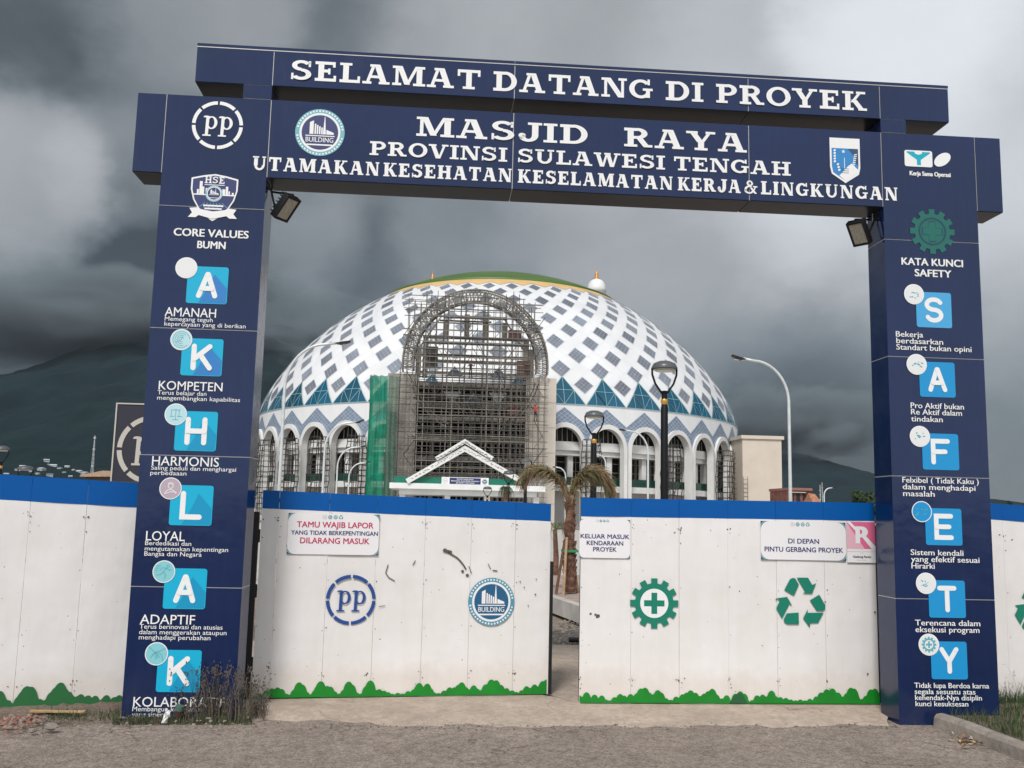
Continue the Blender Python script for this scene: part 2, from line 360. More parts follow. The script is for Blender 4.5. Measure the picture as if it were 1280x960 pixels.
    def word(s, mb, txt, x0, x1, zb, h, y=-.004, mi=0, gap=.10):
        gs = [s.glyph(c) for c in txt]; tot = sum(g[1] for g in gs)+gap*(len(gs)-1); k = (x1-x0)/tot; x = x0
        for P, w in gs:
            for j, pl in enumerate(P):
                a = sum(pl[i][0]*pl[(i+1) % len(pl)][1]-pl[(i+1) % len(pl)][0]*pl[i][1] for i in range(len(pl)))
                q = pl if a > 0 else pl[::-1]
                mb.flat([(x+u*k, zb+v*h) for u, v in q], y-.00030*(j % 40), mi)
            x += (w+gap)*k
SLAB = Slab(tv=.225, th=.15, sf=.125, se=.13); FLARE = Slab(tv=.29, th=.15, sf=.10, se=.09)
def arcp(cx, cz, rx, rz, a0, a1, n=12): return [(cx+rx*cos(radians(a0+(a1-a0)*i/n)), cz+rz*sin(radians(a0+(a1-a0)*i/n))) for i in range(n+1)]
ROUND = {'A': [[(0, 0), (.48, 1)], [(.52, 1), (1, 0)], [(.2, .34), (.8, .34)]], 'K': [[(0, 0), (0, 1)], [(.95, 1), (.05, .42)], [(.38, .62), (1, 0)]],
 'H': [[(0, 0), (0, 1)], [(1, 0), (1, 1)], [(0, .5), (1, .5)]], 'L': [[(0, 1), (0, 0), (1, 0)]], 'F': [[(0, 0), (0, 1), (1, 1)], [(0, .5), (.8, .5)]],
 'E': [[(1, 0), (0, 0), (0, 1), (1, 1)], [(0, .5), (.85, .5)]], 'T': [[(0, 1), (1, 1)], [(.5, 0), (.5, 1)]], 'Y': [[(0, 1), (.5, .45), (1, 1)], [(.5, 0), (.5, .45)]],
 'S': [arcp(.5, .76, .5, .25, 25, 270)+arcp(.5, .25, .5, .26, 90, -155)[1:]]}
def round_letter(mb, ch, x0, x1, z0, z1, w, y, mi=0):
    for j, st in enumerate(ROUND[ch]): mb.stroke([(x0+u*(x1-x0), z0+v*(z1-z0)) for u, v in st], w, y-.0021*j, mi)
def gear(mb, cx, cz, R, y, mi, hole_mi, teeth=12, cross=True, ri=.58):
    pts = []
    for i in range(teeth):
        a = 2*pi*i/teeth+pi/2; t = pi/teeth
        for da, rr in ((-t*1.15, .79), (-t*.62, .80), (-t*.50, 1.), (t*.50, 1.), (t*.62, .80), (t*1.0, .79)): pts.append((cx+R*rr*cos(a+da), cz+R*rr*sin(a+da)))
    mb.flat(pts, y, mi)
    if hole_mi is not None: mb.disc(cx, cz, R*ri, y-.0006, hole_mi, 32)
    if cross:
        a, b = R*.42, R*.12
        mb.flat([(cx-b, cz-a), (cx+b, cz-a), (cx+b, cz-b), (cx+a, cz-b), (cx+a, cz+b), (cx+b, cz+b), (cx+b, cz+a), (cx-b, cz+a), (cx-b, cz+b), (cx-a, cz+b), (cx-a, cz-b), (cx-b, cz-b)], y-.0012, mi)
def pp_logo(mb, cx, cz, R, y, mi, fx=1.0):
    for i in range(8):
        a = pi/2+2*pi*i/8; g = .045; mb.ring(cx, cz, R, R*.86, a+g, a+2*pi/8-g, y, mi, 48, fx)
    for dx in (-.27, .33):
        x = cx+dx*R*1.0; h = R
        mb.flat([(x-.20*h, cz-.44*h), (x-.08*h, cz-.44*h), (x-.06*h, cz+.36*h), (x-.18*h, cz+.38*h)], y-.0005, mi)
        mb.flat([(x-.29*h, cz-.47*h), (x+.03*h, cz-.47*h), (x+.03*h, cz-.41*h), (x-.29*h, cz-.41*h)], y-.0010, mi)
        mb.flat([(x-.29*h, cz+.30*h), (x-.16*h, cz+.30*h), (x-.16*h, cz+.38*h), (x-.27*h, cz+.36*h)], y-.0010, mi)
        k = 18; vs = []
        for i in range(k+1):
            t = -pi*.78+pi*1.56*i/k; vs += [(x+.03*h+.115*h*cos(t), y-.0015, cz+.09*h+.215*h*sin(t)), (x+.03*h+.235*h*cos(t), y-.0015, cz+.09*h+.27*h*sin(t))]
        mb.add(vs, [(2*i, 2*i+1, 2*i+3, 2*i+2) for i in range(k)], mi)
def building_logo(mb, cx, cz, R, y, ring, white, core, txt=True):
    mb.disc(cx, cz, R, y, ring, 40)
    for i in range(44):
        if i in (0, 21, 22, 43): continue
        a = 2*pi*i/44; mb.ring(cx, cz, R*.955, R*.895-(i*7 % 3)*.01*R, a, a+.075, y-.0003, white, 60)
    mb.disc(cx, cz, R*.83, y-.0006, white, 40); mb.disc(cx, cz, R*.74, y-.0012, core, 40); yy = y-.0018
    def r(a, b, c, d): mb.flat([(cx+a*R, cz+c*R), (cx+b*R, cz+c*R), (cx+b*R, cz+d*R), (cx+a*R, cz+d*R)], yy, white)
    mb.flat([(cx-.42*R, cz-.08*R), (cx-.26*R, cz-.08*R), (cx-.26*R, cz+.50*R), (cx-.42*R, cz+.42*R)], yy, white)
    for i in range(4): r(-.22+i*.09, -.16+i*.09, -.08, .36-i*.05)
    mb.flat([(cx+.12*R, cz-.08*R), (cx+.24*R, cz-.08*R), (cx+.19*R, cz+.68*R), (cx+.17*R, cz+.68*R)], yy-.0001, white)
    mb.flat([(cx+.26*R, cz-.08*R), (cx+.56*R, cz-.08*R), (cx+.56*R, cz+.0*R), (cx+.26*R, cz+.12*R)], yy, white)
    r(-.58, .60, -.17, -.13); r(-.52, .52, -.56, -.50)
    if txt: sans(mb, 'BUILDING', cx-.56*R, cx+.56*R, cz-.42*R, .2*R, yy, .012, white)
def recycle(mb, cx, cz, R, y, mi):
    c0 = (584, 838); k = R/175
    A = [(465, 750), (508, 675), (530, 665), (548, 671), (572, 712), (535, 790)]
    B = [(558, 663), (640, 663), (670, 712), (698, 700), (668, 773), (596, 773), (618, 762)]
    for t in range(3):
        a = radians(-120*t)
        for P in (A, B):
            q = []
            for x, z in P:
                u = (x-c0[0])*k; v = -(z-c0[1])*k; q.append((cx+u*cos(a)-v*sin(a), cz+u*sin(a)+v*cos(a)))
            mb.flat(q[::-1], y, mi)
# ------------------------------------------------------------------ ground
def sheet(name, pts, z, m, kind='structure'):
    mb = MB(); mb.add([(p[0], p[1], z if len(p) < 3 else p[2]) for p in pts], [tuple(range(len(pts)))]); return tag(mb.build(name, m), kind=kind)
def ground_mat(name, c0, c1, c2, fine=60., bump=.012, speck=(.06, .05, .045), sp=.33, big=.35):
    m = bpy.data.materials.new(name); m.use_nodes = True; t = m.node_tree; b = t.nodes['Principled BSDF']; K = t.links; b.inputs['Roughness'].default_value = .9; b.inputs['Specular IOR Level'].default_value = .25
    c = t.nodes.new('ShaderNodeTexCoord')
    def nz(sc, det, rgh=.6):
        n = t.nodes.new('ShaderNodeTexNoise'); n.inputs['Scale'].default_value = sc; n.inputs['Detail'].default_value = det; n.inputs['Roughness'].default_value = rgh
        K.new(c.outputs['Object'], n.inputs['Vector']); return n.outputs['Fac']
    def mixc(f, a, z):
        x = t.nodes.new('ShaderNodeMixRGB'); K.new(f, x.inputs[0])
        for i, q in ((1, a), (2, z)):
            if isinstance(q, tuple): x.inputs[i].default_value = (*q, 1)
            else: K.new(q, x.inputs[i])
        return x.outputs[0]
    def rmp(f, a, z):
        r = t.nodes.new('ShaderNodeMapRange'); K.new(f, r.inputs[0]); r.inputs[1].default_value = a; r.inputs[2].default_value = z; return r.outputs[0]
    o = mixc(rmp(nz(big, 5), .35, .65), c0, c1); o = mixc(rmp(nz(fine*.14, 5, .65), .45, .75), o, c2)
    o = mixc(rmp(nz(fine, 3, .7), .50-.1*(1-sp), .30), o, speck)
    v = t.nodes.new('ShaderNodeTexVoronoi'); v.inputs['Scale'].default_value = fine*.75; K.new(c.outputs['Object'], v.inputs['Vector'])
    cm = t.nodes.new('ShaderNodeMixRGB'); cm.blend_type = 'OVERLAY'; cm.inputs[0].default_value = .35; K.new(o, cm.inputs[1])
    cm.inputs[0].default_value = .35 if fine > 50 else .12; bw = t.nodes.new('ShaderNodeRGBToBW'); K.new(v.outputs['Color'], bw.inputs[0]); K.new(bw.outputs[0], cm.inputs[2])
    cv = t.nodes.new('ShaderNodeTexVoronoi'); cv.feature = 'DISTANCE_TO_EDGE'; cv.inputs['Scale'].default_value = .8
    wn = t.nodes.new('ShaderNodeTexNoise'); wn.inputs['Scale'].default_value = 3.; wn.inputs['Detail'].default_value = 6; K.new(c.outputs['Object'], wn.inputs['Vector'])
    wa = t.nodes.new('ShaderNodeMixRGB'); wa.blend_type = 'ADD'; wa.inputs[0].default_value = .5; K.new(c.outputs['Object'], wa.inputs[1]); K.new(wn.outputs['Color'], wa.inputs[2]); K.new(wa.outputs[0], cv.inputs['Vector'])
    ck = mixc(rmp(cv.outputs['Distance'], .010, .002), (1., 1., 1.), (.55, .51, .47)); gate = rmp(nz(.9, 3), .5, .62)
    cx_ = t.nodes.new('ShaderNodeMixRGB'); cx_.blend_type = 'MULTIPLY'; K.new(gate, cx_.inputs[0]); K.new(cm.outputs[0], cx_.inputs[1]); K.new(ck, cx_.inputs[2])
    st_ = t.nodes.new('ShaderNodeMixRGB'); st_.blend_type = 'MULTIPLY'; st_.inputs[0].default_value = .8; K.new(cx_.outputs[0], st_.inputs[1]); K.new(mixc(rmp(nz(1.3, 6, .65), .36, .6), (.82, .81, .80), (1.06, 1.05, 1.04)), st_.inputs[2])
    K.new(st_.outputs[0], b.inputs['Base Color'])
    q = t.nodes.new('ShaderNodeBump'); q.inputs['Distance'].default_value = bump; q.inputs['Strength'].default_value = .9; K.new(nz(fine*.8, 6, .7), q.inputs['Height']); K.new(q.outputs[0], b.inputs['Normal'])
    MATS[name] = m; return m
ROADM = ground_mat('dusty_asphalt', (.355, .292, .248), (.41, .34, .29), (.245, .198, .168), 70, .03, (.03, .024, .02), .62, .5)
EARTH = ground_mat('bare_earth', (.26, .22, .18), (.33, .28, .23), (.2, .17, .14), 25, .02)
CONC = ground_mat('worn_concrete', (.40, .325, .265), (.45, .37, .305), (.34, .275, .225), 34, .002, (.2, .17, .14), .0, 1.0)
SOIL = ground_mat('stony_soil', (.20, .15, .12), (.27, .21, .165), (.14, .11, .09), 40, .03)
PALEC = mat('pale_concrete', (.52, .49, .45), .85, var=.2, vscale=3, bump=.004, bscale=30)
GREY_G = ground_mat('dark_gravel', (.16, .14, .125), (.22, .2, .18), (.1, .09, .085), 40, .03)
mb = MB()
for i in range(-14, 15):                  # one earth sheet out to the horizon
    pass
sheet('ground', [(-9000, -3000), (9000, -3000), (9000, 9000), (-9000, 9000)], -.012, EARTH)
sheet('road', [(-60, -60), (60, -60), (60, .35), (7.2, .35), (1.0, .10), (-60, .10)], 0.0, ROADM)
# ------------------------------------------------------------------ leaf / fence planes
ZG = .05
LEAF1 = Frame(atz(314, 873, ZG), atz(685, 867.5, ZG)); LEAF2 = Frame(atz(723.5, 878.5, ZG), atz(1100, 880, ZG))
FEN1 = Frame(atz(-330, 905, ZG), atz(152, 880, ZG)); FEN2 = Frame(LEAF2.world(LEAF2.len+.5), LEAF2.world(LEAF2.len+6))
# concrete apron: ramps from the road up to the gate sills
edge = [(296+i*18.1, 897+10*min(1, i/14)+math.sin(i*1.9)*1.3+math.sin(i*.7)*1.6) for i in range(46)]
mb = MB(); vs = []
bp_ = [LEAF1.world(-.12, .02), LEAF1.world(LEAF1.len, .02), LEAF2.world(0, .02), LEAF2.world(LEAF2.len+.1, .02)]; bt_ = [0, .478, .53, 1.]; bk = []
for i in range(46):
    t = i/45
    for q in range(3):
        if bt_[q] <= t <= bt_[q+1]: bk.append(bp_[q].lerp(bp_[q+1], (t-bt_[q])/(bt_[q+1]-bt_[q]))); break
rows = 6
for (px, py), b_ in zip(edge, bk):
    a_ = atz(px, py, .008); b_ = Vector((b_.x, b_.y, .046))
    for j in range(rows+1):
        t = j/rows; q = a_.lerp(b_, t); vs.append((q.x+random.uniform(-.02, .02)*(0 < j < rows), q.y + (random.uniform(-.03, .03) if j == 0 else 0), -.002 + .048*t**.6 + (0 if j in (0, rows) else random.uniform(0, .004))))
n_ = rows+1
mb.add(vs, [(i*n_+j, (i+1)*n_+j, (i+1)*n_+j+1, i*n_+j+1) for i in range(len(edge)-1) for j in range(rows)])
tag(mb.build('apron', CONC, smooth=True), kind='structure')
a0 = LEAF1.world(-3, 0); b0 = LEAF2.world(LEAF2.len+3, 0)
sheet('site_yard', [(LEAF1.p0.x-.3, LEAF1.p0.y+.0, .046), (LEAF1.world(LEAF1.len).x, LEAF1.world(LEAF1.len).y, .046), (LEAF2.p0.x, LEAF2.p0.y, .046), (LEAF2.world(LEAF2.len).x+.3, LEAF2.world(LEAF2.len).y, .046), (12, 4.6, .046), (-6, 4.6, .046)], .046, CONC)
sheet('gravel_strip', [(-20, 4.6), (26, 4.6), (26, 6.5), (-20, 6.5)], .02, GREY_G)
# ------------------------------------------------------------------ gateway arch
PW, GAP, HP, ZB, DP = .925, 5.706, 5.428, 4.691, .345
XR = PW+GAP; XO = XR+PW; B0, B1, BZ0, BZ1 = .2347, 7.3129, 5.56, 5.894
FA = Frame((0, 0, 0), (1, 0, 0))
arch = thing('gateway_arch', 'tall navy blue welcome gateway with white lettering spanning the site entrance', 'gateway', (0, 0, 0))
mb = MB(); e = .004
for x0, x1, z0, z1 in ((0, PW, -.1, HP), (XR, XO, -.1, HP), (-.2551, XO+.2545, ZB, HP), (B0, B1, BZ0, BZ1), (.67, PW, HP-.05, BZ0+.05), (XR, XR+.25, HP-.05, BZ0+.05)):
    d = .001*len(mb.f)/6*.4
    mb.box(x0+e+d, x1-e-d, e+d, DP-e-d, z0+e+d if z0 > 0 else z0, z1-e-d)
mb.build('joint_backing', SILVER, arch)
g = .0035
def panel(x0, x1, z0, z1, name='cladding_panel'):
    MB().box(x0+g, x1-g, 0, DP, z0+g, z1-g).build(name, NAVY, arch)
SM1, SM2 = FA.m(643.5, 90)[0], FA.m(935.3, 115)[0]
zl = [FA.m(*q)[1] for q in ((200, 256), (188.5, 409), (176, 568), (165, 732.8))]
zr = [FA.m(*q)[1] for q in ((1104.6, 298.6), (1106, 445), (1113, 594.6), (1122, 748))]
for x0, x1, zz in ((0, PW, zl), (XR, XO, zr)):
    lv = [HP]+zz+[-.06]
    for i in range(5): panel(x0, x1, lv[i+1], lv[i])
for a_, b_ in ((-.2551, 0), (PW, SM1), (SM1, SM2), (SM2, XR), (XO, XO+.2545)): panel(a_, b_, ZB, HP)
for a_, b_ in ((B0, PW), (PW, SM1), (SM1, SM2), (SM2, XR), (XR, B1)): panel(a_, b_, BZ0, BZ1)
for a_, b_ in ((.67, PW), (XR, XR+.25)): MB().box(a_, b_, 0, DP, HP+.004, BZ0-.002).build('spacer_block', NAVY, arch)
for a_, b_ in ((B0, SM1), (SM1, SM2), (SM2, B1)): MB().box(a_+.002, b_-.002, -.004, DP+.006, BZ1+.008, BZ1+.034).build('coping_strip', NAVY, arch)
MB().box(B0+.001, B1-.001, -.0015, DP, BZ1-.001, BZ1+.0075).build('coping_trim', SILVER, arch)
SOFF_SHADE = mat('soffit_shade', (.006, .007, .012), .3, spec=.12, var=.3, vscale=2)  # added near-black sheets under the beams: underside shade put into the colour
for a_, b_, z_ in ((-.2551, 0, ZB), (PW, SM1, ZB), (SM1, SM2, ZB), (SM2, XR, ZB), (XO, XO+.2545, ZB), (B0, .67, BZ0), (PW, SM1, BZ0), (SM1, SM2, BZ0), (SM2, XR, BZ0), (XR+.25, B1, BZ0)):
    MB().box(a_+.006, b_-.006, .004, DP-.002, z_-.003, z_+.006).build('soffit_shade_sheet', SOFF_SHADE, arch)
def X(px, py): return FA.m(px, py)[0]
def Z(px, py): return FA.m(px, py)[1]
def lettering(name, words, font, x_y, caps, m=PRINT, parent=arch, fr=FA, y=-.005, gap=.10):
    """words: (text, px left, px right); one line shares the baseline of x_y"""
    z = fr.m(*x_y)[1]; z1 = fr.m(x_y[0], x_y[1]-caps)[1]
    for w, a, b in words:
        yy = x_y[1]+(a-x_y[0])*.048; xa, xb = fr.m(a, yy)[0], fr.m(b, yy)[0]
        ws = [font.glyph(c)[1] for c in w]; k = (xb-xa)/(sum(ws)+gap*(len(w)-1)); x = xa
        for c, wi in zip(w, ws):
            mb = MB(); font.word(mb, c, x, x+wi*k, z, z1-z, y, 0, gap); mb.build('letter', m, parent); x += (wi+gap)*k
ln1 = lettering('lettering', [('SELAMAT', 363, 601), ('DATANG', 616.5, 816), ('DI', 832, 879), ('PROYEK', 895, 1083)], SLAB, (363, 99.5), 24.5)
lettering('lettering', [('MASJID', 521, 735), ('RAYA', 780, 934)], SLAB, (521, 170), 24)
lettering('lettering', [('PROVINSI', 462, 634), ('SULAWESI', 647, 831), ('TENGAH', 842, 988)], SLAB, (462, 194), 17.5)
l3 = lettering('lettering', [('UTAMAKAN', 315.5, 474.5), ('KESEHATAN', 479, 640), ('KESELAMATAN', 647, 841), ('KERJA', 847, 926), ('&', 930, 947), ('LINGKUNGAN', 951, 1122)], FLARE, (316, 212.5), 17, gap=.14)
def stext(words, parent=arch, fr=FA, m=PRINT, name='lettering', off=.0, y=-.005, sl=.045):
    """words: (text, px left, px right, py baseline at left, cap height px)"""
    for j, (w, a, b, py, c) in enumerate(words):
        x0, z0 = fr.m(a, py); x1, _ = fr.m(b, py+(b-a)*sl); _, z1 = fr.m(a, py-c); mb = MB()
        sans(mb, w, x0, x1, z0, z1-z0, y-.0001*j, off); mb.build(name, m, parent)
def disc_of(fr, px, py, r): # centre and radius in metres
    x, z = fr.m(px, py); return x, z, (fr.m(px+r, py)[0]-fr.m(px-r, py)[0])/2
mb = MB(); x, z, r = disc_of(FA, 272, 156.7, 32); pp_logo(mb, x, z, r, -.005, 0); mb.build('round_logo', PRINT, arch)
mb = MB(); x, z, r = disc_of(FA, 400, 165.8, 31); building_logo(mb, x, z, r, -.005, 1, 0, 2); mb.build('building_logo', [PRINT, TEALRING, LOGONAVY], arch)
# HSE shield
mb = MB(); x, z, r = disc_of(FA, 267.5, 246, 30); k = r
sh = [(0, 1.0), (.45, .93), (.98, .80), (.98, .3), (.86, -.15), (.6, -.6), (.3, -.88), (0, -1.08)]; sh = sh+[(-a, b) for a, b in sh[-2:0:-1]]
mb.flat([(x+a*k, z+b*k) for a, b in sh][::-1], -.005, 0); mb.flat([(x+a*k*.93, z+b*k*.93) for a, b in sh][::-1], -.0056, 1)
SLAB.word(mb, 'HSE', x-.42*k, x+.42*k, z+.58*k, .30*k, -.0062, 0)
mb.flat([(x-.42*k, z+.50*k), (x+.42*k, z+.50*k), (x+.42*k, z+.53*k), (x-.42*k, z+.53*k)], -.0062, 0)
for a, b, c, d in ((-.88, .88, .05, .10), (-.62, -.5, .1, .66), (-.5, -.42, .1, .42), (-.72, -.64, .1, .3), (-.36, -.26, .1, .36), (.34, .46, .1, .34), (.48, .58, .1, .46), (.6, .66, .1, .26), (.74, .82, .1, .2)):
    mb.flat([(x+a*k, z+c*k), (x+b*k, z+c*k), (x+b*k, z+d*k), (x+a*k, z+d*k)], -.0062-.0001*d, 0)
building_logo(mb, x, z+.13*k, .36*k, -.007, 2, 0, 1, False)
for i in range(-3, 4): mb.stroke([(x+i*.12*k, z-.28*k), (x+i*.2*k, z-.5*k)], .018*k, -.0062, 2, False)
for i in range(2): mb.flat([(x-.42*k+i*.06*k, z-(.44+i*.13)*k), (x+.42*k-i*.06*k, z-(.44+i*.13)*k), (x+.42*k-i*.06*k, z-(.37+i*.13)*k), (x-.42*k+i*.06*k, z-(.37+i*.13)*k)], -.0064, 0)
mb.flat([(x+a*k, z+b*k) for a, b in ((-1.02, -.94), (-.70, -.94), (-.58, -.84), (0, -.98), (.58, -.84), (.70, -.94), (1.02, -.94), (.86, -.74), (.98, -.54), (.62, -.50), (.5, -.58), (0, -.66), (-.5, -.58), (-.62, -.50), (-.98, -.54), (-.86, -.74))], -.0085, 0)
mb.build('shield_logo', [PRINT, LOGONAVY, TEALRING], arch)
stext([('CORE VALUES', 217, 310.8, 294.6, 9.5), ('BUMN', 246.5, 282, 310.4, 9.2)], off=.035)
# provincial crest
mb = MB(); x0, z0 = FA.m(1036.5, 172); x1, _ = FA.m(1074, 172); _, zb_ = FA.m(1055, 229); w_ = x1-x0; h_ = z0-zb_
def cr(pts, y, mi): mb.flat([(x0+a*w_, zb_+b*h_) for a, b in pts], y, mi)
cr([(0.5, 0), (.95, .2), (1, .35), (1, 1), (0, 1), (0, .35), (.05, .2)], -.005, 0)
cr([(.5, .05), (.9, .23), (.94, .37), (.94, .77), (.06, .77), (.06, .37), (.1, .23)], -.0056, 1)
cr([(.30, .16), (.5, .05), (.9, .23), (.93, .3), (.72, .44), (.6, .38)], -.0062, 0)
cr([(.6, .77), (.8, .60), (.82, .46), (.94, .4), (.94, .77)], -.0062, 2)
for i in range(8): mb.disc(x0+(.16+.02*i*(i > 4))*w_, zb_+(.72-i*.062)*h_, .035*w_, -.0066, 0, 8, 1.3, .6)
for i in range(10): cr([(.80-.012*i, .62-i*.045), (.90-.014*i, .64-i*.045), (.90-.014*i, .66-i*.045), (.80-.012*i, .645-i*.045)], -.0066, 0)
mb.stroke([(x0+.48*w_, zb_+.3*h_), (x0+.48*w_, zb_+.56*h_)], .02*w_, -.0066, 0, False)
st = [(x0+.45*w_+.07*w_*(1 if i % 2 == 0 else .42)*sin(pi*i/5), zb_+.70*h_+.07*w_*(1 if i % 2 == 0 else .42)*cos(pi*i/5)) for i in range(10)]; mb.flat(st[::-1], -.0066, 0)
for i in range(3): cr([(.36, .22+i*.045), (.62, .22+i*.045), (.62, .232+i*.045), (.36, .232+i*.045)], -.0067, 2)
mb.build('provincial_crest', [PRINT, mat('crest_blue', (.03, .22, .52), .5), mat('crest_dark', (.03, .07, .15), .5)], arch)
# right-hand logos
mb = MB(); x0, z1 = FA.m(1130, 187.5); x1, z0 = FA.m(1165.5, 209.5); mb.rrect(x0, x1, z0, z1, .02, -.005, 0)
w_ = x1-x0; h_ = z1-z0
mb.flat([(x0+a*w_, z0+b*h_) for a, b in ((.44, .1), (.58, .1), (.58, .42), (.92, .86), (.92, .92), (.64, .92), (.62, .80), (.50, .74), (.38, .80), (.36, .92), (.08, .92), (.08, .86), (.44, .42))], -.006, 1)
ex, ez = FA.m(1177.6, 199.8); mb.disc(ex, ez, .093, -.0053, 0, 28, 1., .62, .60)
mb.build('partner_logo', [PRINT, mat('cyan_mark', (.0, .38, .5), .4)], arch)
stext([('Kerja Sama Operasi', 1136.7, 1188, 219.3, 5.5)], off=.05)
mb = MB(); x, z, r = disc_of(FA, 1165, 289.6, 28); gear(mb, x, z, r, -.005, 0, None, 12, False); mb.ring(x, z, r*.62, r*.54, 0, 2*pi, -.0056, 1)
a, b = r*.42, r*.14
for p in ([(x-b, z-a), (x+b, z-a), (x+b, z+a), (x-b, z+a)], [(x-a, z-b), (x+a, z-b), (x+a, z+b), (x-a, z+b)]):
    q = [(x+(u-x)*1.12, z+(v-z)*1.12) for u, v in p]; mb.flat(q, -.0060-.0001*(p[0][0] < x-b), 1)
for jj, p in enumerate(([(x-b, z-a), (x+b, z-a), (x+b, z+a), (x-b, z+a)], [(x-a, z-b), (x+a, z-b), (x+a, z+b), (x-a, z+b)])): mb.flat(p, -.0066-.0002*jj, 0)
mb.build('safety_gear_logo', [GREENFADE, mat('gear_recess', (.006, .045, .075), .35)], arch)
stext([('KATA KUNCI', 1126.5, 1203.5, 331, 9), ('SAFETY', 1143, 1189, 345.5, 9)], off=.035)
# letter tiles
def tile(ch, px0, px1, py0, py1, cpx, cpy, cr_, icon, bg, sh_, icm=PALE, yoff=0):
    mb = MB(); x0 = FA.m(px0, (py0+py1)/2)[0]; x1 = FA.m(px1, (py0+py1)/2)[0]; z1 = FA.m(px0, py0)[1]; z0 = FA.m(px0, py1-1.2)[1]; zc = .0
    w_ = x1-x0; mb.rrect(x0, x1, z0, z0+w_*1.0 if False else z1, .022, -.005, 0)
    h_ = z1-z0
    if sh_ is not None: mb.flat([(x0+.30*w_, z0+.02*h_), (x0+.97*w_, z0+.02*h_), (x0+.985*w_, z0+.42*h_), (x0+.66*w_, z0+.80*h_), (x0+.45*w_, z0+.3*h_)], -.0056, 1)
    round_letter(mb, ch, x0+.30*w_, x0+.70*w_, z0+.21*h_, z0+.79*h_, .125*w_, -.0065, 2)
    mb.build('letter_tile', [bg, sh_ or bg, PRINT], arch)
    mb = MB(); x, z, r = disc_of(FA, cpx, cpy, cr_); mb.disc(x, z, r, -.0085, 0, 32); mb.disc(x, z, r*.92, -.0091, 1, 32)
    y = -.0098; q = random.Random(hash(icon) % 1000 if False else sum(map(ord, icon)))
    if icon == 'spiral':
        for k in (.78, .6, .42, .25): mb.ring(x, z, r*k, r*(k-.05), q.uniform(0, 1), 5+q.uniform(0, 1), y, 2, 30)
        mb.stroke([(x-.5*r, z-.3*r), (x, z), (x+.1*r, z+.3*r)], .05*r, y-.0003, 2, False)
    elif icon == 'bust':
        mb.ring(x, z+.22*r, .25*r, .19*r, 0, 2*pi, y, 2, 20); mb.ring(x, z-.62*r, .55*r, .49*r, .3, pi-.3, y, 2, 24)
        mb.stroke([(x-.3*r, z+.42*r), (x, z+.55*r), (x+.3*r, z+.42*r), (x-.3*r, z+.42*r)], .05*r, y-.0003, 2, False); mb.stroke([(x-.5*r, z-.5*r), (x, z-.3*r), (x+.6*r, z-.35*r)], .06*r, y-.0004, 2, False)
    elif icon == 'runner':
        mb.ring(x+.35*r, z+.5*r, .14*r, .08*r, 0, 2*pi, y, 2, 16)
        for s_ in ([(.25, .35), (-.05, -.05), (.2, -.3), (.05, -.65)], [(-.05, -.05), (-.35, -.3), (-.65, -.3)], [(.25, .3), (-.15, .35), (-.35, .1)], [(.25, .3), (.5, .1), (.65, .2)], [(-.8, .3), (-.4, .3)], [(-.8, .1), (-.5, .1)], [(-.7, .5), (-.3, .5)]):
            mb.stroke([(x+a*r, z+b*r) for a, b in s_], .06*r, y-.0004, 2, False)
    elif icon == 'hands':
        for s_ in ([(-.7, .6), (-.2, .15), (.05, -.1), (.1, -.4)], [(.75, .5), (.3, .25), (0, .2), (-.25, -.05), (-.2, -.25)], [(-.1, .05), (.2, .1), (.45, -.1), (.6, -.6)], [(-.3, .0), (-.5, -.4)], [(.1, 0), (.3, -.35)], [(0, -.1), (-.05, -.5)]):
            mb.stroke([(x+a*r, z+b*r) for a, b in s_], .06*r, y-.0004, 2, False)
    elif icon == 'gear': gear(mb, x, z, r*.72, y, 2, 1, 12, True)
    elif icon == 'scales':
        for s_ in ([(-.4, .4), (.4, .4)], [(-.4, .4), (-.4, -.2)], [(.0, .5), (0, -.5)], [(.3, .4), (.3, -.2)], [(-.5, -.2), (-.1, -.2)], [(.15, -.2), (.6, -.2)], [(-.3, -.5), (.3, -.5)]): mb.stroke([(x+a*r, z+b*r) for a, b in s_], .05*r, y-.0004, 2, False)
    elif icon != 'blank':
        for i in range(9):
            a = q.uniform(-.5, .5); b = q.uniform(-.35, .3); mb.stroke([(x+a*r, z+b*r), (x+(a+q.uniform(-.3, .3))*r, z+(b+q.uniform(-.15, .15))*r)], .10*r, y-.0003*i*.3, 2, False)
    return mb.build('icon_disc', [PRINT, icm, ICONL if icm is not MAUVE else PRINT], arch)
SB = mat('disc_white', (.74, .75, .74), .5)
T = tile
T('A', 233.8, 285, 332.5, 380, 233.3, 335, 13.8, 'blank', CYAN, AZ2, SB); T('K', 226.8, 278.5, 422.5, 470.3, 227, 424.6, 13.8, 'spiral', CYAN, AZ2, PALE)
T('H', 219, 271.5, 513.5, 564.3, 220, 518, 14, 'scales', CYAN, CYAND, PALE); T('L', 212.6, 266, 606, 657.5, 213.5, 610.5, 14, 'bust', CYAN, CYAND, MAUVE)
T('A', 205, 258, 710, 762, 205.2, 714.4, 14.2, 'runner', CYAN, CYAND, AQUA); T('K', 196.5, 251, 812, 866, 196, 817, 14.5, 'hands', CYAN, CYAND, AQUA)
T('S', 1145, 1189, 364.8, 410, 1142, 368, 12.5, 'people', SKYB, None, SB); T('A', 1149, 1193.5, 452, 497, 1145.3, 455.6, 12.7, 'team', SKYB2, None, SB)
T('F', 1152.5, 1198, 541.5, 588, 1149.3, 545.5, 12.7, 'group', SKYB2, None, SB); T('E', 1156.4, 1202, 635, 682.3, 1151.7, 639.5, 12.6, 'pin', SKYB2, None, SKYB2)
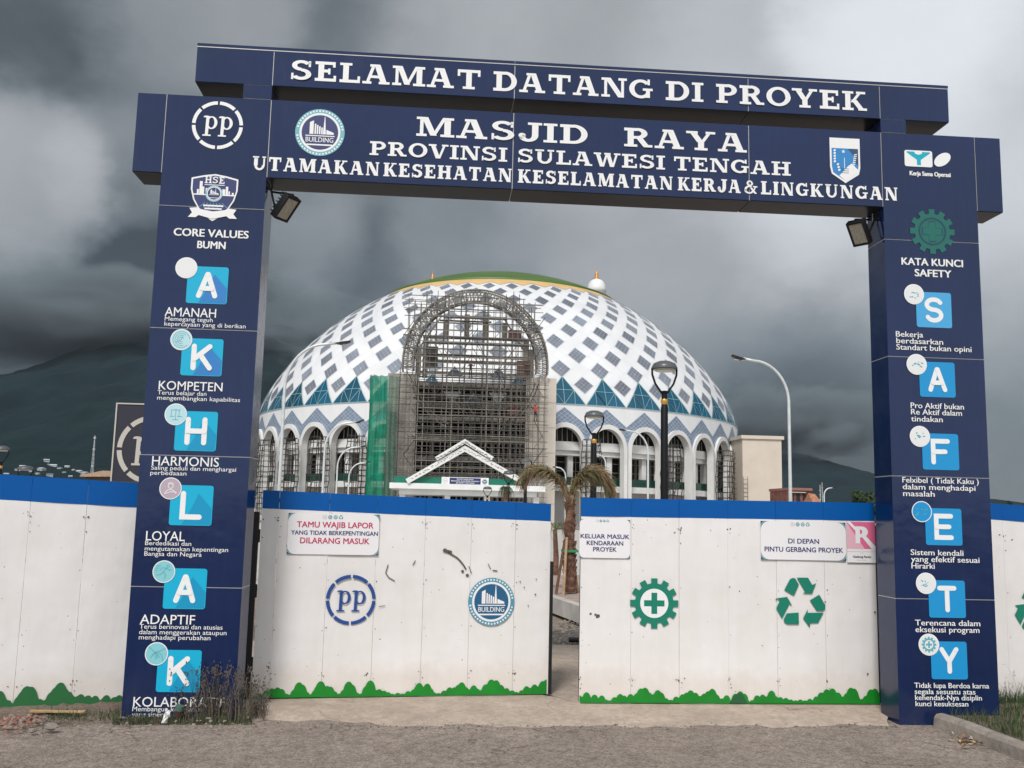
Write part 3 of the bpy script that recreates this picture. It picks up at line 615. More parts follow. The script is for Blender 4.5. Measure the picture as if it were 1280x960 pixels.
T('T', 1160.5, 1206.3, 725, 773, 1157, 729, 12.7, 'helmet', SKYB2, None, SB); T('Y', 1163.5, 1208.7, 801.5, 850, 1160.5, 805.6, 12.9, 'gear', SKYB2, None, SB)
H1, H2 = 10.2, 5.2
stext([('AMANAH', 206, 270, 395, 11)], off=.006)
stext([('Memegang teguh', 206, 266, 400.7, H2), ('kepercayaan yang di berikan', 205.5, 307, 407, H2)])
stext([('KOMPETEN', 198.3, 278, 487, 11)], off=.006)
stext([('Terus belajar dan', 197, 258, 493, H2), ('mengembangkan kapabilitas', 196.6, 300, 499.5, H2)])
stext([('HARMONIS', 190, 273.5, 581.5, 11.4)], off=.006)
stext([('Saling peduli dan menghargai', 189, 295, 587, H2), ('perbedaaan', 188, 233, 593.3, H2)])
stext([('LOYAL', 182.4, 231, 675.4, 11.7)], off=.006)
stext([('Berdedikasi dan', 181.5, 239, 681.2, H2+.2), ('mengutamakan kepentingan', 181, 285, 688, H2+.2), ('Bangsa dan Negara', 180.5, 252, 694.5, H2+.2)])
stext([('ADAPTIF', 175, 243.5, 779.7, 11.7)], off=.006)
stext([('Terus berinovasi dan atusias', 174.5, 278, 785.6, 5.6), ('dalam menggerakan ataupun', 174, 283, 792.4, 5.6), ('menghadapi perubahan', 173.6, 263, 799, 5.6)])
stext([('KOLABORATIF', 166.5, 281, 883, 12)], off=.006)
stext([('Membangun kerjasama', 165.5, 250, 888.8, 5.8), ('yang sinergis', 165, 213, 895.6, 5.8)])
for grp in ([('Bekerja', 1119.5, 1153.5, 420.8, 6.8), ('berdasarkan', 1120, 1178.5, 429, 6.8), ('Standart bukan opini', 1120, 1214, 437, 6.8)],
            [('Pro Aktif bukan', 1138, 1204.5, 510, 6.8), ('Re Aktif dalam', 1138.4, 1202, 518, 6.8), ('tindakan', 1138.5, 1178, 526.7, 6.8)],
            [('Felxibel ( Tidak Kaku )', 1127.6, 1223, 603, 6.8), ('dalam menghadapi', 1128, 1219, 611.5, 6.8), ('masalah', 1128.5, 1168, 620, 6.8)],
            [('Sistem kendali', 1138, 1204, 693.6, 7), ('yang efektif sesuai', 1138.5, 1224, 702, 7), ('Hirarki', 1139, 1168, 710.5, 7)],
            [('Terencana dalam', 1143.5, 1225, 781.5, 7), ('eksekusi program', 1144, 1224, 790, 7)],
            [('Tidak lupa Berdoa karna', 1142.6, 1236, 859.6, 6.4), ('segala sesuatu atas', 1143, 1219, 867.3, 6.4), ('kehendak-Nya disiplin', 1143.5, 1227, 874.8, 6.4), ('kunci kesuksesan', 1144, 1210, 882.5, 6.4)]):
    stext(grp, off=.012, sl=.03)
# ------------------------------------------------------------------ floodlights under the beam
def floodlight(label, px, py, aim, root):
    c = at(px, py, .12); t = thing('floodlight', label, 'floodlight', c, 0, 'floodlights hung under the gateway beam')
    S_ = .98; d = Vector(aim).normalized(); u = d.cross(Vector((0, 0, 1))).normalized(); v = u.cross(d)
    M3 = Matrix((v, -u, d)).transposed()
    def loc(mb): mb.v = [tuple(M3 @ Vector(p)*S_) for p in mb.v]; return mb
    mb = MB(); mb.box(-.125, .125, -.085, .085, -.06, .0); mb.box(-.09, .09, -.06, .06, -.085, -.06)
    for i in range(7): mb.box(-.1+i*.033, -.093+i*.033, -.07, .07, -.105, -.085)
    loc(mb).build('housing', STEELD, t)
    mb = MB()
    for a in ((-.125, -.105, -.085, .085), (.105, .125, -.085, .085), (-.105, .105, -.085, -.068), (-.105, .105, .068, .085)): mb.box(*a, 0, .014)
    loc(mb).build('bezel', STEELD, t)
    loc(MB().box(-.103, .103, -.066, .066, .002, .006)).build('lens', GLASSL, t)
    mb = MB(); r_ = Vector(root)-c
    for s_ in (-1, 1): mb.bar(M3 @ Vector((s_*.135, 0, -.03)), r_+Vector((0, s_*.05, 0)), .012)
    mb.build('bracket', STEELD, t)
    mb = MB(); p0 = M3 @ Vector((0, 0, -.09)); mb.tube([p0, p0+Vector((0, .05, -.10)), (p0+r_)/2+Vector((0, .06, -.13)), r_+Vector((0, .02, -.05)), r_+Vector((0, .02, .05))], .006, 6); mb.build('cable', SILVER if px > 900 else STEELD, t)
    return t
floodlight('black floodlight hung on the left pylon, tilted up to the right', 359, 261, (.62, -.42, -.66), (PW+.02, .16, 4.63))
floodlight('black floodlight hung on the right pylon with a loose grey cable', 1073, 292, (-.60, -.50, -.62), (XR-.02, .16, 4.63))
# ------------------------------------------------------------------ gate leaves and site fences
def bush_outline(fr, pts): return [fr.m(a, b) for a, b in pts]
def board(name, label, cat, fr, seams, top_of, blue_px, seed, group=None, bushes=(), zlow=.0):
    """sheets side by side on a frame; seams and tops measured on the photograph, built in metres on the leaf's plane"""
    t = thing(name, label, cat, fr.p0, fr.ang, group); rn = random.Random(seed); us = []
    for a in seams: us.append(fr.m(*a)[0])
    for i in range(len(us)-1):
        u0, u1 = us[i]+.0013, us[i+1]-.0013; z1 = top_of((u0+u1)/2); z1a = top_of(u0); z1b = top_of(u1); zb0, zb1 = z1a-blue_px, z1b-blue_px
        dy = rn.uniform(-.004, .004); bw_ = rn.uniform(-.006, .006); lo = zlow+rn.uniform(-.006, .006)
        mb = MB(); n = 6; vs = []                       # slightly buckled sheet
        rowsz = [0, .08, .25, .45, .65, .85, 1]
        for j, s_ in enumerate(rowsz):
            for k in range(n+1):
                q = k/n; za = zb0+(zb1-zb0)*q; vs.append((u0+(u1-u0)*q, dy+bw_*sin(pi*q)*sin(2.2*pi*s_+seed), lo+(za-lo)*s_))
        mb.add(vs, [(j*(n+1)+k, j*(n+1)+k+1, (j+1)*(n+1)+k+1, (j+1)*(n+1)+k) for j in range(6) for k in range(n)])
        mb.add([(u0, dy+.012, lo), (u1, dy+.012, lo), (u1, dy+.012, zb1), (u0, dy+.012, zb0)], [(3, 2, 1, 0)])
        mb.add([(u0, dy, lo), (u0, dy+.012, lo), (u0, dy+.012, zb0), (u0, dy, zb0)], [(0, 1, 2, 3)]); mb.add([(u1, dy, lo), (u1, dy+.012, lo), (u1, dy+.012, zb1), (u1, dy, zb1)], [(3, 2, 1, 0)])
        pnl = mb.build('sheet_panel', SHEET, t, smooth=False)
        mb = MB(); f_ = dy-.0015; vs = [(u0, f_, zb0+.001), (u1, f_, zb1+.001), (u1, f_, z1b), (u0, f_, z1a), (u0, dy+.013, zb0+.001), (u1, dy+.013, zb1+.001), (u1, dy+.013, z1b), (u0, dy+.013, z1a)]
        mb.add(vs, [(0, 1, 2, 3), (7, 6, 5, 4), (3, 2, 6, 7), (0, 3, 7, 4), (1, 5, 6, 2), (4, 5, 1, 0)]); mb.build('blue_band', BLUE, t)
        mb = MB()                                       # screw heads along the seam
        for z_ in (.14, .17, .62, 1.05, 1.45, 1.55):
            if rn.random() < .75: mb.disc(u0+.012+rn.uniform(-.004, .012), z_+rn.uniform(-.02, .02), rn.uniform(.003, .006), dy-.006, 0, 7)
        for z_ in (.205, 1.60):
            for _ in range(rn.choice((3, 4, 6))): mb.disc(u0+rn.gauss(0, .022), z_+rn.gauss(0, .014), rn.uniform(.0025, .006), dy-.006-.0004*_, 0, 7, rn.uniform(.7, 1.8))
        if mb.f: mb.build('screw_heads', STEELD, t)
    mb = MB(); a, b = us[0], us[-1]; z1 = top_of((a+b)/2)
    for z_ in (.05, .7, 1.2, z1-.08): mb.box(a+.01, b-.01, .018, .058, zlow+z_, zlow+z_+.04)
    mb.build('rail', FRAMEM, t)
    for u in (a+.01, (a+b)/2-.02, b-.05): MB().box(u, u+.04, .0585, .098, zlow+.0, z1-.03).build('frame_post', FRAMEM, t)
    for j, (bp, m_) in enumerate(bushes):
        mb = MB(); o = [fr.m(*q) for q in bp]; o = [(max(us[0], min(us[-1], u)), max(zlow+.004, z)) for u, z in o]; vs = []
        # smooth lumps: catmull-rom through the measured outline
        pp = []
        hs_ = [(p[0], p[1]) for p in o]
        if len(o) > 8:
            us_ = [p[0] for p in o]; n_s = int((us_[-1]-us_[0])/.006)
            for i in range(n_s+1):
                u = us_[0]+(us_[-1]-us_[0])*i/n_s; best = zlow+.012
                for (ux, zx) in o:
                    wd = .024+.22*max(0, zx-zlow)
                    if abs(u-ux) < wd: best = max(best, zlow+(zx+.010-zlow)*sqrt(1-((u-ux)/wd)**2)**.8)
                pp.append((u, best))
        for i in range(len(o)-1 if len(o) <= 8 else 0):
            p0, p1, p2, p3 = o[max(0, i-1)], o[i], o[i+1], o[min(len(o)-1, i+2)]
            for s_ in range(5):
                q = s_/5; pp.append(tuple(max(zlow+.004 if c else -99, .5*(2*p1[c]+(p2[c]-p0[c])*q+(2*p0[c]-5*p1[c]+4*p2[c]-p3[c])*q*q+(3*p1[c]-p0[c]-3*p2[c]+p3[c])*q**3)) for c in (0, 1)))
        if len(o) <= 8: pp.append(o[-1])
        for u, z in pp: vs += [(u, -.0085-.001*j, zlow+.002), (u, -.0085-.001*j, z)]
        mb.add(vs, [(2*i, 2*i+2, 2*i+3, 2*i+1) for i in range(len(pp)-1)]); mb.build('painted_bushes', m_, t)
    return t
def linear_top(fr, a, b):
    (u0, z0), (u1, z1) = fr.m(*a), fr.m(*b); return lambda u: z0+(z1-z0)*(u-u0)/(u1-u0)
def lumps(fr, x0, x1, base0, base1, hs, seed):
    """painted bush outline in pixels: hs = list of (x, height)"""
    out = []
    for x, h in hs: out.append((x, base0+(base1-base0)*(x-x0)/(x1-x0)-h))
    return out
l1h = [(315, 3), (322, 5), (328, 4), (334, 9), (340, 11), (347, 12), (352, 10), (358, 4), (363, 3), (368, 9), (374, 18), (378, 15), (383, 6), (388, 3), (394, 8), (398, 14), (401, 19), (403, 15), (409, 13), (413, 12), (418, 6), (424, 3), (430, 8), (436, 18), (440, 14), (446, 4), (452, 3), (458, 12), (463, 19), (465, 6), (470, 7), (474, 8), (480, 6), (485, 4), (490, 2), (497, 3), (503, 2), (510, 5), (517, 7), (522, 12), (524, 15), (526, 5), (530, 10), (534, 14), (538, 8), (542, 3), (548, 2), (555, 5), (562, 9), (568, 9), (573, 12), (577, 15), (582, 9), (587, 6), (592, 11), (596, 7), (601, 5), (607, 12), (614, 18), (620, 17), (626, 11), (633, 7), (640, 4), (645, 2), (652, 4), (658, 9), (663, 7), (668, 11), (674, 9), (678, 15), (683, 17)]
l2h = [(724, 8), (729, 4), (733, 12), (737, 5), (743, 9), (748, 4), (752, 8), (757, 3), (762, 2), (768, 6), (775, 10), (780, 8), (788, 10), (796, 11), (801, 17), (806, 18), (811, 12), (817, 10), (822, 15), (826, 12), (832, 5), (838, 3), (845, 7), (853, 10), (858, 12), (863, 15), (869, 12), (875, 8), (880, 11), (885, 14), (890, 17), (895, 10), (902, 5), (908, 9), (913, 2), (919, 11), (925, 14), (930, 11), (934, 2), (940, 3), (946, 9), (953, 10), (959, 8), (964, 15), (969, 8), (975, 7), (982, 6), (988, 4), (994, 3), (1000, 4), (1006, 3), (1012, 5), (1020, 8), (1026, 13), (1033, 17), (1040, 18), (1047, 13), (1052, 8), (1058, 12), (1063, 19), (1067, 18), (1071, 8), (1077, 5), (1082, 9), (1088, 17), (1093, 18), (1096, 11), (1100, 8)]
s1 = [(330, 640), (350, 640), (410.5, 640), (471, 640), (531.5, 640), (588.5, 640), (642.5, 650), (690, 655)]
def seam_px(fr, us): return us
leaf1 = board('gate_leaf', 'left gate leaf of white sheets with the round blue letter logo, standing slightly ajar', 'gate', LEAF1,
    [(314+a, 872) for a in (0, 22, 87, 148.5, 210.5, 269.5, 326)]+[(685, 867.5)], linear_top(LEAF1, (330, 612.5), (689, 630)), .17, 3, 'gate leaves of the site entrance',
    [(lumps(LEAF1, 315, 684, 873, 867.5, l1h, 1), BUSH)])
leaf2 = board('gate_leaf', 'right gate leaf of white sheets with the green gear and recycling marks', 'gate', LEAF2,
    [(723.5, 870), (788, 878), (849, 878), (911, 878), (973, 878), (1034, 878), (1099.5, 878)], linear_top(LEAF2, (724, 622), (1089, 628.5)), .175, 8, 'gate leaves of the site entrance',
    [(lumps(LEAF2, 724, 1100, 878.5, 880, l2h, 2), BUSH), ([(912, 878), (916, 871), (922, 866.5), (928, 868), (933, 878)], BUSHD)])
fh = [(-60, 10), (-40, 22), (-25, 12), (-12, 25), (0, 24), (4, 16), (10, 12), (14, 3), (18, 8), (24, 16), (29, 22), (34, 28), (39, 27), (42, 18), (46, 9), (50, 11), (54, 9), (58, 10), (65, 19), (71, 25), (76, 30), (77, 20), (81, 22), (86, 18), (90, 13), (94, 11), (97, 12), (101, 14), (106, 10), (110, 12), (114, 8), (119, 11), (124, 5), (129, 7), (133, 11), (138, 5), (143, 8), (149, 10), (156, 8)]
board('site_fence', 'white sheet hoarding with blue top band left of the gateway', 'fence', FEN1,
    [(-330, 890), (-205, 890), (-130, 890), (-56, 890), (15, 889), (88, 886), (153, 880)], linear_top(FEN1, (0, 592.5), (172, 604)), .215, 13, 'white hoardings either side of the gateway',
    [(lumps(FEN1, 0, 152, 889, 880, fh, 3), mat('mural_deep_green', (.015, .13, .035), .55))])
f2 = board('site_fence', 'white sheet hoarding with blue top band right of the gateway', 'fence', FEN2,
    [(1185, 850), (1222, 850), (1262, 850), (1340, 850), (1420, 850)], linear_top(FEN2, (1238, 629), (1280, 632)), .16, 17, 'white hoardings either side of the gateway')
mb = MB(); x, z = FEN2.m(1296, 762); recycle(mb, x, z, .23, -.012, 0); mb.build('recycling_mark', GREENP, f2)
# marks painted on the leaves
mb = MB(); x, z, r = disc_of(LEAF1, 438.5, 749.5, 30.5); pp_logo(mb, x, z, r*1.02, -.011, 0); mb.build('round_logo', LOGOBLUE, leaf1)
mb = MB(); x, z, r = disc_of(LEAF1, 614, 752, 27.5); building_logo(mb, x, z, r*1.05, -.011, 1, 0, 2); mb.build('building_logo', [PRINT, BRING, BLDG], leaf1)
mb = MB(); x, z, r = disc_of(LEAF2, 817.5, 754, 30.3); gear(mb, x, z, r, -.011, 0, 1, 12); mb.build('safety_gear_logo', [GREENP, PRINT], leaf2)
mb = MB(); x, z, r = disc_of(LEAF2, 1000.5, 753.5, 30); recycle(mb, x, z, r, -.011, 0); mb.build('recycling_mark', GREENP, leaf2)
# dents, scratches and torn paint on the left leaf
mb = MB(); RUST = mat('torn_paint', (.12, .09, .07), .8, var=.5, vscale=80)
for pts, w in (([(556, 688), (560, 690.5), (566, 694), (571, 697), (575, 701), (579, 706), (582, 711)], 2.2), ([(558, 689), (563, 690)], 4.5), ([(610, 705), (613, 711)], 1.0), ([(616, 713), (621, 713.5)], 1.6), ([(485, 706), (482, 716), (486, 722), (493, 726)], 1.3), ([(516, 706), (519, 701)], 1.3), ([(474, 768-10), (481, 757)], 1.0), ([(586, 708), (589, 716)], 1.2)):
    q = [LEAF1.m(*p_) for p_ in pts]; mb.stroke(q, w/150, -.0108, 0, True)
for px, py, r_ in ((556, 688, 2.6), (655, 734, .8), (669, 743, 1), (670, 724, .8), (650, 727, .9), (578, 714, 1.8), (584, 719, 2), (660, 757, .8), (618, 743-20, .8)):
    x, z, r = disc_of(LEAF1, px, py, r_); mb.disc(x, z, r, -.0112, 0, 9)
mb.build('paint_damage', RUST, leaf1)
mb = MB()
for px, py, r_ in ((747, 770, 2.2), (744, 768, 1.2), (738, 767, 1.2), (1093, 765, 1), (1031, 752, .8), (970, 749, .9), (1084, 862-20, 1)):
    x, z, r = disc_of(LEAF2, px, py, r_); mb.disc(x, z, r, -.0112, 0, 9, 1.3, .5)
mb.build('paint_damage', RUST, leaf2)
mb = MB(); u0 = LEAF1.len; mb.box(u0+.003, u0+.03, -.012, .07, .0, 1.25); mb.box(u0+.003, u0+.028, -.02, .09, .3, .5); mb.build('edge_strip', STEELD, leaf1)
# black gate posts behind the pylons
for fr, u, lab in ((LEAF1, -.07, 'black steel gate post behind the left pylon'), (LEAF2, LEAF2.len+.09, 'black steel gate post behind the right pylon')):
    w0 = fr.world(u, -.05); t = thing('gate_post', lab, 'post', (w0.x, w0.y, 0), fr.ang, 'gate posts behind the pylons')
    MB().box(-.05, .05, -.05, .05, 0, 1.72).build('post', STEELD, t)
    for z_ in (.35, 1.0, 1.5): MB().bar((.05, -.03, z_-.06), (.05, -.03, z_+.06), .018, 8).build('hinge', STEELD, t)
# ------------------------------------------------------------------ notices
def notice(label, fr, px0, px1, py0, py1, lines, icons=True, corner=.075, ic=None, isz=.9, cat='notice', dz=0):
    u0, z1 = fr.m(px0, py0); u1, z0 = fr.m(px1, py1); o = fr.world(u0, .014); t = thing('notice_sign', label, cat, (o.x, o.y, fr.p0.z+z0), fr.ang, 'printed notices stuck on the gate leaves')
    w, h = u1-u0, z1-z0; mb = MB(); mb.box(0, w, 0, .003, 0, h); mb.build('sheet', mat('notice_white', (.80, .78, .785), .4), t)
    mb = MB()
    for sx, sz in ((0, 0), (0, 1), (1, 0), (1, 1)):
        for j, (rr, mi) in enumerate(((corner, 0), (corner*.8, 1), (corner*.62, 0), (corner*.48, 2))):
            k = 8; P = [(0, 0)] if False else []
            for i in range(k+1):
                a = pi/2*i/k; P.append((rr*(1-sin(a)), rr*(1-cos(a))))
            P = [(0, 0)]+P
            q = [((w-a if sx else a), (h-b if sz else b)) for a, b in P]
            if j == 0 or True: mb.flat(q if (sx+sz) % 2 else q[::-1], -.0008-.0004*j, mi)
    mb.build('corner_ornament', [mat('ornament_teal', (.03, .17, .24), .5), mat('ornament_pale', (.35, .5, .55), .5), mat('ornament_navy', (.01, .05, .10), .5)], t)
    if icons:
        mb = MB(); iu, iz = fr.m(*ic); iu -= u0; iz -= z0; s_ = isz*.02
        pp_logo(mb, iu, iz, s_*1.05, -.001, 2); building_logo(mb, iu+s_*2.5, iz, s_, -.001, 1, 0, 1, False); gear(mb, iu+s_*5, iz, s_, -.001, 1, 0, 12); recycle(mb, iu+s_*7.5, iz, s_, -.001, 1)
        mb.build('emblems', [PRINT, mat('emblem_teal', (.02, .25, .30), .5), mat('emblem_grey', (.5, .48, .47), .5)], t)
    for txt, a, b, py, c, m_ in lines:
        x0, zz = fr.m(a, py); x1, _ = fr.m(b, py+(b-a)*(.045 if fr is LEAF1 else .02)); _, zt = fr.m(a, py-c); mb = MB(); sans(mb, txt, x0-u0, x1-u0, zz-z0, zt-zz, -.0012, .018); mb.build('lettering', m_, t)
    return t, w, h
notice('white notice with magenta and navy capitals on the left gate leaf', LEAF1, 361, 472.5, 641, 694,
    [('TAMU WAJIB LAPOR', 371, 466.5, 658.7, 7.2, MAG), ('YANG TIDAK BERKEPENTINGAN', 363.8, 472, 667.8, 5.2, INDIGO), ('DILARANG MASUK', 375, 461.5, 678.8, 7.2, MAG)], ic=(406, 646.3), isz=1.0)
notice('small white notice with three lines of navy capitals at the gate opening', LEAF2, 724.5, 787, 648.5, 698,
    [('KELUAR MASUK', 725.3, 786.3, 672.5, 5.4, INDIGO), ('KENDARAAN', 733, 778.5, 681, 5.4, INDIGO), ('PROYEK', 741, 770.3, 689, 5.4, INDIGO)], corner=.045, ic=(746.5, 651), isz=.65)
notice('wide white notice with two lines of navy capitals beside the pink poster', LEAF2, 950, 1057, 651, 701,
    [('DI DEPAN', 984.5, 1023, 679, 6, INDIGO), ('PINTU GERBANG PROYEK', 955, 1053, 689, 6, INDIGO)], corner=.085, ic=(990, 655.3), isz=1.0)
u0, z1 = LEAF2.m(1057.3, 652); u1, z0 = LEAF2.m(1094, 703.5); o = LEAF2.world(u0, .016); w, h = u1-u0, z1-z0
t = thing('poster', 'pink poster with a large white capital R at the hinge side of the right leaf', 'poster', (o.x, o.y, LEAF2.p0.z+z0), LEAF2.ang)
MB().box(0, w, 0, .003, 0, h).build('sheet', mat('notice_white', (.8, .78, .785), .4), t)
mb = MB(); zz = .335*h
mb.flat([(.0, zz), (w, zz), (w, h), (0, h)], -.0006, 0); mb.flat([(0, zz), (.62*w, zz), (0, h*.98)], -.0009, 1)
mb.flat([(0, h), (.12*w, h), (.38*w, .82*h), (.30*w, .78*h)], -.0012, 2)
for p in ([(.30, .47), (.46, .47), (.46, .89), (.30, .89)],): mb.flat([(a*w, b*h) for a, b in p], -.0016, 2)
k = 12; vs = []
for i in range(k+1):
    a = -pi/2+pi*i/k; vs += [(w*(.48+.06*cos(a)), -.002, h*(.755+.055*sin(a))), (w*(.52+.22*cos(a)), -.002, h*(.755+.135*sin(a)))]
mb.add(vs, [(2*i, 2*i+1, 2*i+3, 2*i+2) for i in range(k)], 2)
mb.flat([(a*w, b*h) for a, b in ((.40, .81), (.52, .81), (.52, .89), (.40, .89))], -.0022, 2); mb.flat([(a*w, b*h) for a, b in ((.40, .62), (.52, .62), (.52, .70), (.40, .70))], -.0022, 2)
mb.flat([(a*w, b*h) for a, b in ((.52, .635), (.66, .66), (1, .40), (1, .335), (.86, .335))], -.0025, 2)
mb.build('pink_print', [PINK, PINKL, PRINT], t)
mb = MB(); mb.flat([(0, .268*h), (w, .268*h), (w, .276*h), (0, .276*h)], -.001, 0); mb.disc(.5*w, .262*h, .013, -.0016, 1, 16); mb.ring(.5*w, .262*h, .0145, .0115, 0, 2*pi, -.002, 0, 20)
sans(mb, 'Gedung Parkir', .2*w, .84*w, .12*h, .05*h, -.001, .02, 2); sans(mb, 'no smoking', .34*w, .66*w, .05*h, .03*h, -.001, 0, 0)
mb.build('small_print', [mat('emblem_grey', (.5, .48, .47), .5), PRINT, STEELD], t)
# ------------------------------------------------------------------ mosque
MX, MY, Z1, RD = 12.431, 155.19, 16.12, 40.0
def dome_r(z):
    q = min(1, max(0, (z-Z1)/26.194)); return RD*sqrt(max(0, 1-(q**(1/1.41646))**2)) if z > Z1 else RD+(Z1-z)*.05
def mp(phi, z, off=0.):                   # azimuth from the street side, degrees, to the right
    r = dome_r(z); s_ = (dome_r(z-.2)-dome_r(z+.2))/.4 if z > Z1 else 0; k = 1/sqrt(1+s_*s_); a = radians(phi); rr = r+off*k
    return Vector((rr*sin(a), -rr*cos(a), z+off*s_*k))
DPH = 360/42
WHITE = mat('dome_white_cladding', (.745, .745, .75), .38, var=.10, vscale=.22)
WSEAM = mat('dome_seam', (.70, .71, .73), .45)
WPL = mat('white_plaster', (.72, .71, .69), .7, var=.12, vscale=.5, bump=.02, bscale=1)
GOLD = mat('gold_cladding', (.72, .47, .20), .4, .0, var=.1, vscale=.4); GREEN = mat('green_roof', (.07, .145, .025), .45, var=.25, vscale=.15)
WINB = mat('blue_grey_tile', (.235, .265, .325), .28, var=.35, vscale=.45, spec=.8); WINF = mat('window_frame', (.45, .46, .48), .5)
def vary(m, lo, hi):
    t = m.node_tree; b = t.nodes['Principled BSDF']; src = b.inputs['Base Color'].links[0].from_socket; oi = t.nodes.new('ShaderNodeObjectInfo'); mr = t.nodes.new('ShaderNodeMapRange'); t.links.new(oi.outputs['Random'], mr.inputs[0]); mr.inputs[3].default_value = lo; mr.inputs[4].default_value = hi
    v = t.nodes.new('ShaderNodeVectorMath'); v.operation = 'SCALE'; t.links.new(src, v.inputs[0]); t.links.new(mr.outputs[0], v.inputs['Scale']); t.links.new(v.outputs[0], b.inputs['Base Color'])
vary(WINB, .72, 1.25)
TEALG = mat('teal_glass', (.0, .070, .125), .07, spec=.6, var=.3, vscale=.3); MULL = mat('mullion_pale', (.30, .45, .47), .5)
ZTILE = mat('zigzag_tile', (.20, .26, .35), .35, var=.3, vscale=1.1); vary(TEALG, .8, 1.6)
ZLINE = mat('zigzag_line', (.44, .49, .56), .5)
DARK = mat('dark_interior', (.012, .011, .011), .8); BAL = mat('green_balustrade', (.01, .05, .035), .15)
CONCR = mat('site_concrete', (.40, .37, .32), .85, var=.3, vscale=.7, bump=.02, bscale=2); BEIGE = mat('beige_cladding', (.56, .50, .43), .7, var=.12, vscale=.3)
REBAR = mat('rebar', (.05, .045, .04), .8); SCAF = mat('scaffold_steel', (.22, .20, .17), .6, .2, var=.35, vscale=.5); SCAFD = mat('scaffold_dark', (.10, .09, .08), .7, .2, var=.4, vscale=.5)
PLANK = mat('scaffold_plank', (.20, .185, .16), .85, var=.4, vscale=.4)
mosque = thing('mosque', 'huge white domed mosque under construction with rows of blue-grey diamond windows', 'mosque', (MX, MY, 0))
P0 = at(590, 470, 107.5); PHI0 = math.degrees(atan2(P0.x-MX, MY-P0.y))      # portal azimuth
OFF = .4
# shell
mb = MB(); prof = []; zs = [Z1-.02+(36.9-Z1+.02)*(i/46)**1.0 for i in range(47)]
n = 168
vs = [];
for z in zs:
    for j in range(n): vs.append(mp(360*j/n+OFF, z))
mb.add(vs, [(i*n+j, i*n+(j+1) % n, (i+1)*n+(j+1) % n, (i+1)*n+j) for i in range(len(zs)-1) for j in range(n)])
mb.build('dome_shell', WHITE, mosque, smooth=True)
# gold band with a saw-tooth foot, green cap
mb = MB(); vs = []; ZC = 37.65
for j in range(84*2+1):
    ph = OFF+j*DPH/4; zf = 36.0+.62*abs(((j/2) % 2)-1)*1.2
    for i in range(6): vs.append(mp(ph, zf+(ZC-zf)*i/5, .05))
mb.add(vs, [(j*6+i, (j+1)*6+i, (j+1)*6+i+1, j*6+i+1) for j in range(168) for i in range(5)]); mb.build('gold_band', GOLD, mosque, smooth=True)
mb = MB(); pr = [(dome_r(ZC)+.25, ZC-.05), (dome_r(ZC)+.25, ZC+.25)]+[(dome_r(z), z+.25) for z in (38.2, 39, 39.8, 40.6, 41.2, 41.7, 42.1)]+[(.01, 42.6)]
mb.lathe(pr, 96); mb.build('green_roof_cap', GREEN, mosque, smooth=True)
# dome seams: thin raised ribs that follow the two families of diagonals
mb = MB()
def strip(mb, pts, w, off, mi=0):
    vs = []
    for i, (ph, z) in enumerate(pts):
        p = mp(ph, z, off); a = mp(*pts[max(0, i-1)], off); b = mp(*pts[min(len(pts)-1, i+1)], off); d = (b-a).normalized(); nrm = Vector((p.x, p.y, max(0, (z-Z1)*1.2))).normalized()
        s_ = nrm.cross(d).normalized()*w/2; vs += [p-s_, p+s_]
    mb.add(vs, [(2*i, 2*i+1, 2*i+3, 2*i+2) for i in range(len(pts)-1)], mi)
RZ = [19.0, 21.25, 23.4, 25.5, 27.5, 29.4, 31.15, 32.8, 34.4, 35.75]
LV = [16.9]+RZ+[36.6]
for k in range(-13, 14):
    for sg in (-1, 1):
        for o_ in (-.20, .20):
            pts = []
            for i, z in enumerate(LV):
                pts.append((OFF+(k+.5+sg*(i)/2+o_)*DPH, z))
            q = []
            for i in range(len(pts)-1):
                for t in (0, .5): q.append((pts[i][0]+(pts[i+1][0]-pts[i][0])*t, pts[i][1]+(pts[i+1][1]-pts[i][1])*t))
            strip(mb, q+[pts[-1]], .035, .02)
o = mb.build('seam_ribs', WSEAM, mosque); tag(o, kind='stuff')
# diamond windows: one mesh per row, turned about the dome's axis
for i, z0 in enumerate(RZ):
    zu = (RZ[i+1]-z0 if i < len(RZ)-1 else 1.25); hh = zu*.57 if i else 1.16; hw = 2.0+.03*i
    mb = MB(); vs = []
    c4 = [(0, 1), (1, 0), (0, -1), (-1, 0)]
    mb.add([mp(hw*a*1.04, z0+hh*b*1.04, .035) for a, b in c4], [(0, 3, 2, 1)], 1)
    n4 = 4
    for a in range(n4):
        for b in range(n4):
            q = []
            for da, db in ((.07, .07), (.93, .07), (.93, .93), (.07, .93)):
                u = (a+da)/n4; v = (b+db)/n4; q.append((u-v, u+v-1))
            mb.add([mp(hw*x, z0+hh*y_, .07) for x, y_ in q], [(0, 1, 2, 3)], 0)
    src = None
    for k in range(-11, 12):
        ph = OFF+(k+(.5 if i % 2 == 0 else 0))*DPH
        if abs(ph) > 92: continue
        if abs(ph-PHI0) < 9 and z0 < 22: continue
        if src is None: src = mb.build('diamond_window', [WINB, WINF], mosque, rot=(0, 0, radians(ph)))
        else: inst(src, mosque, rot=(0, 0, radians(ph)))
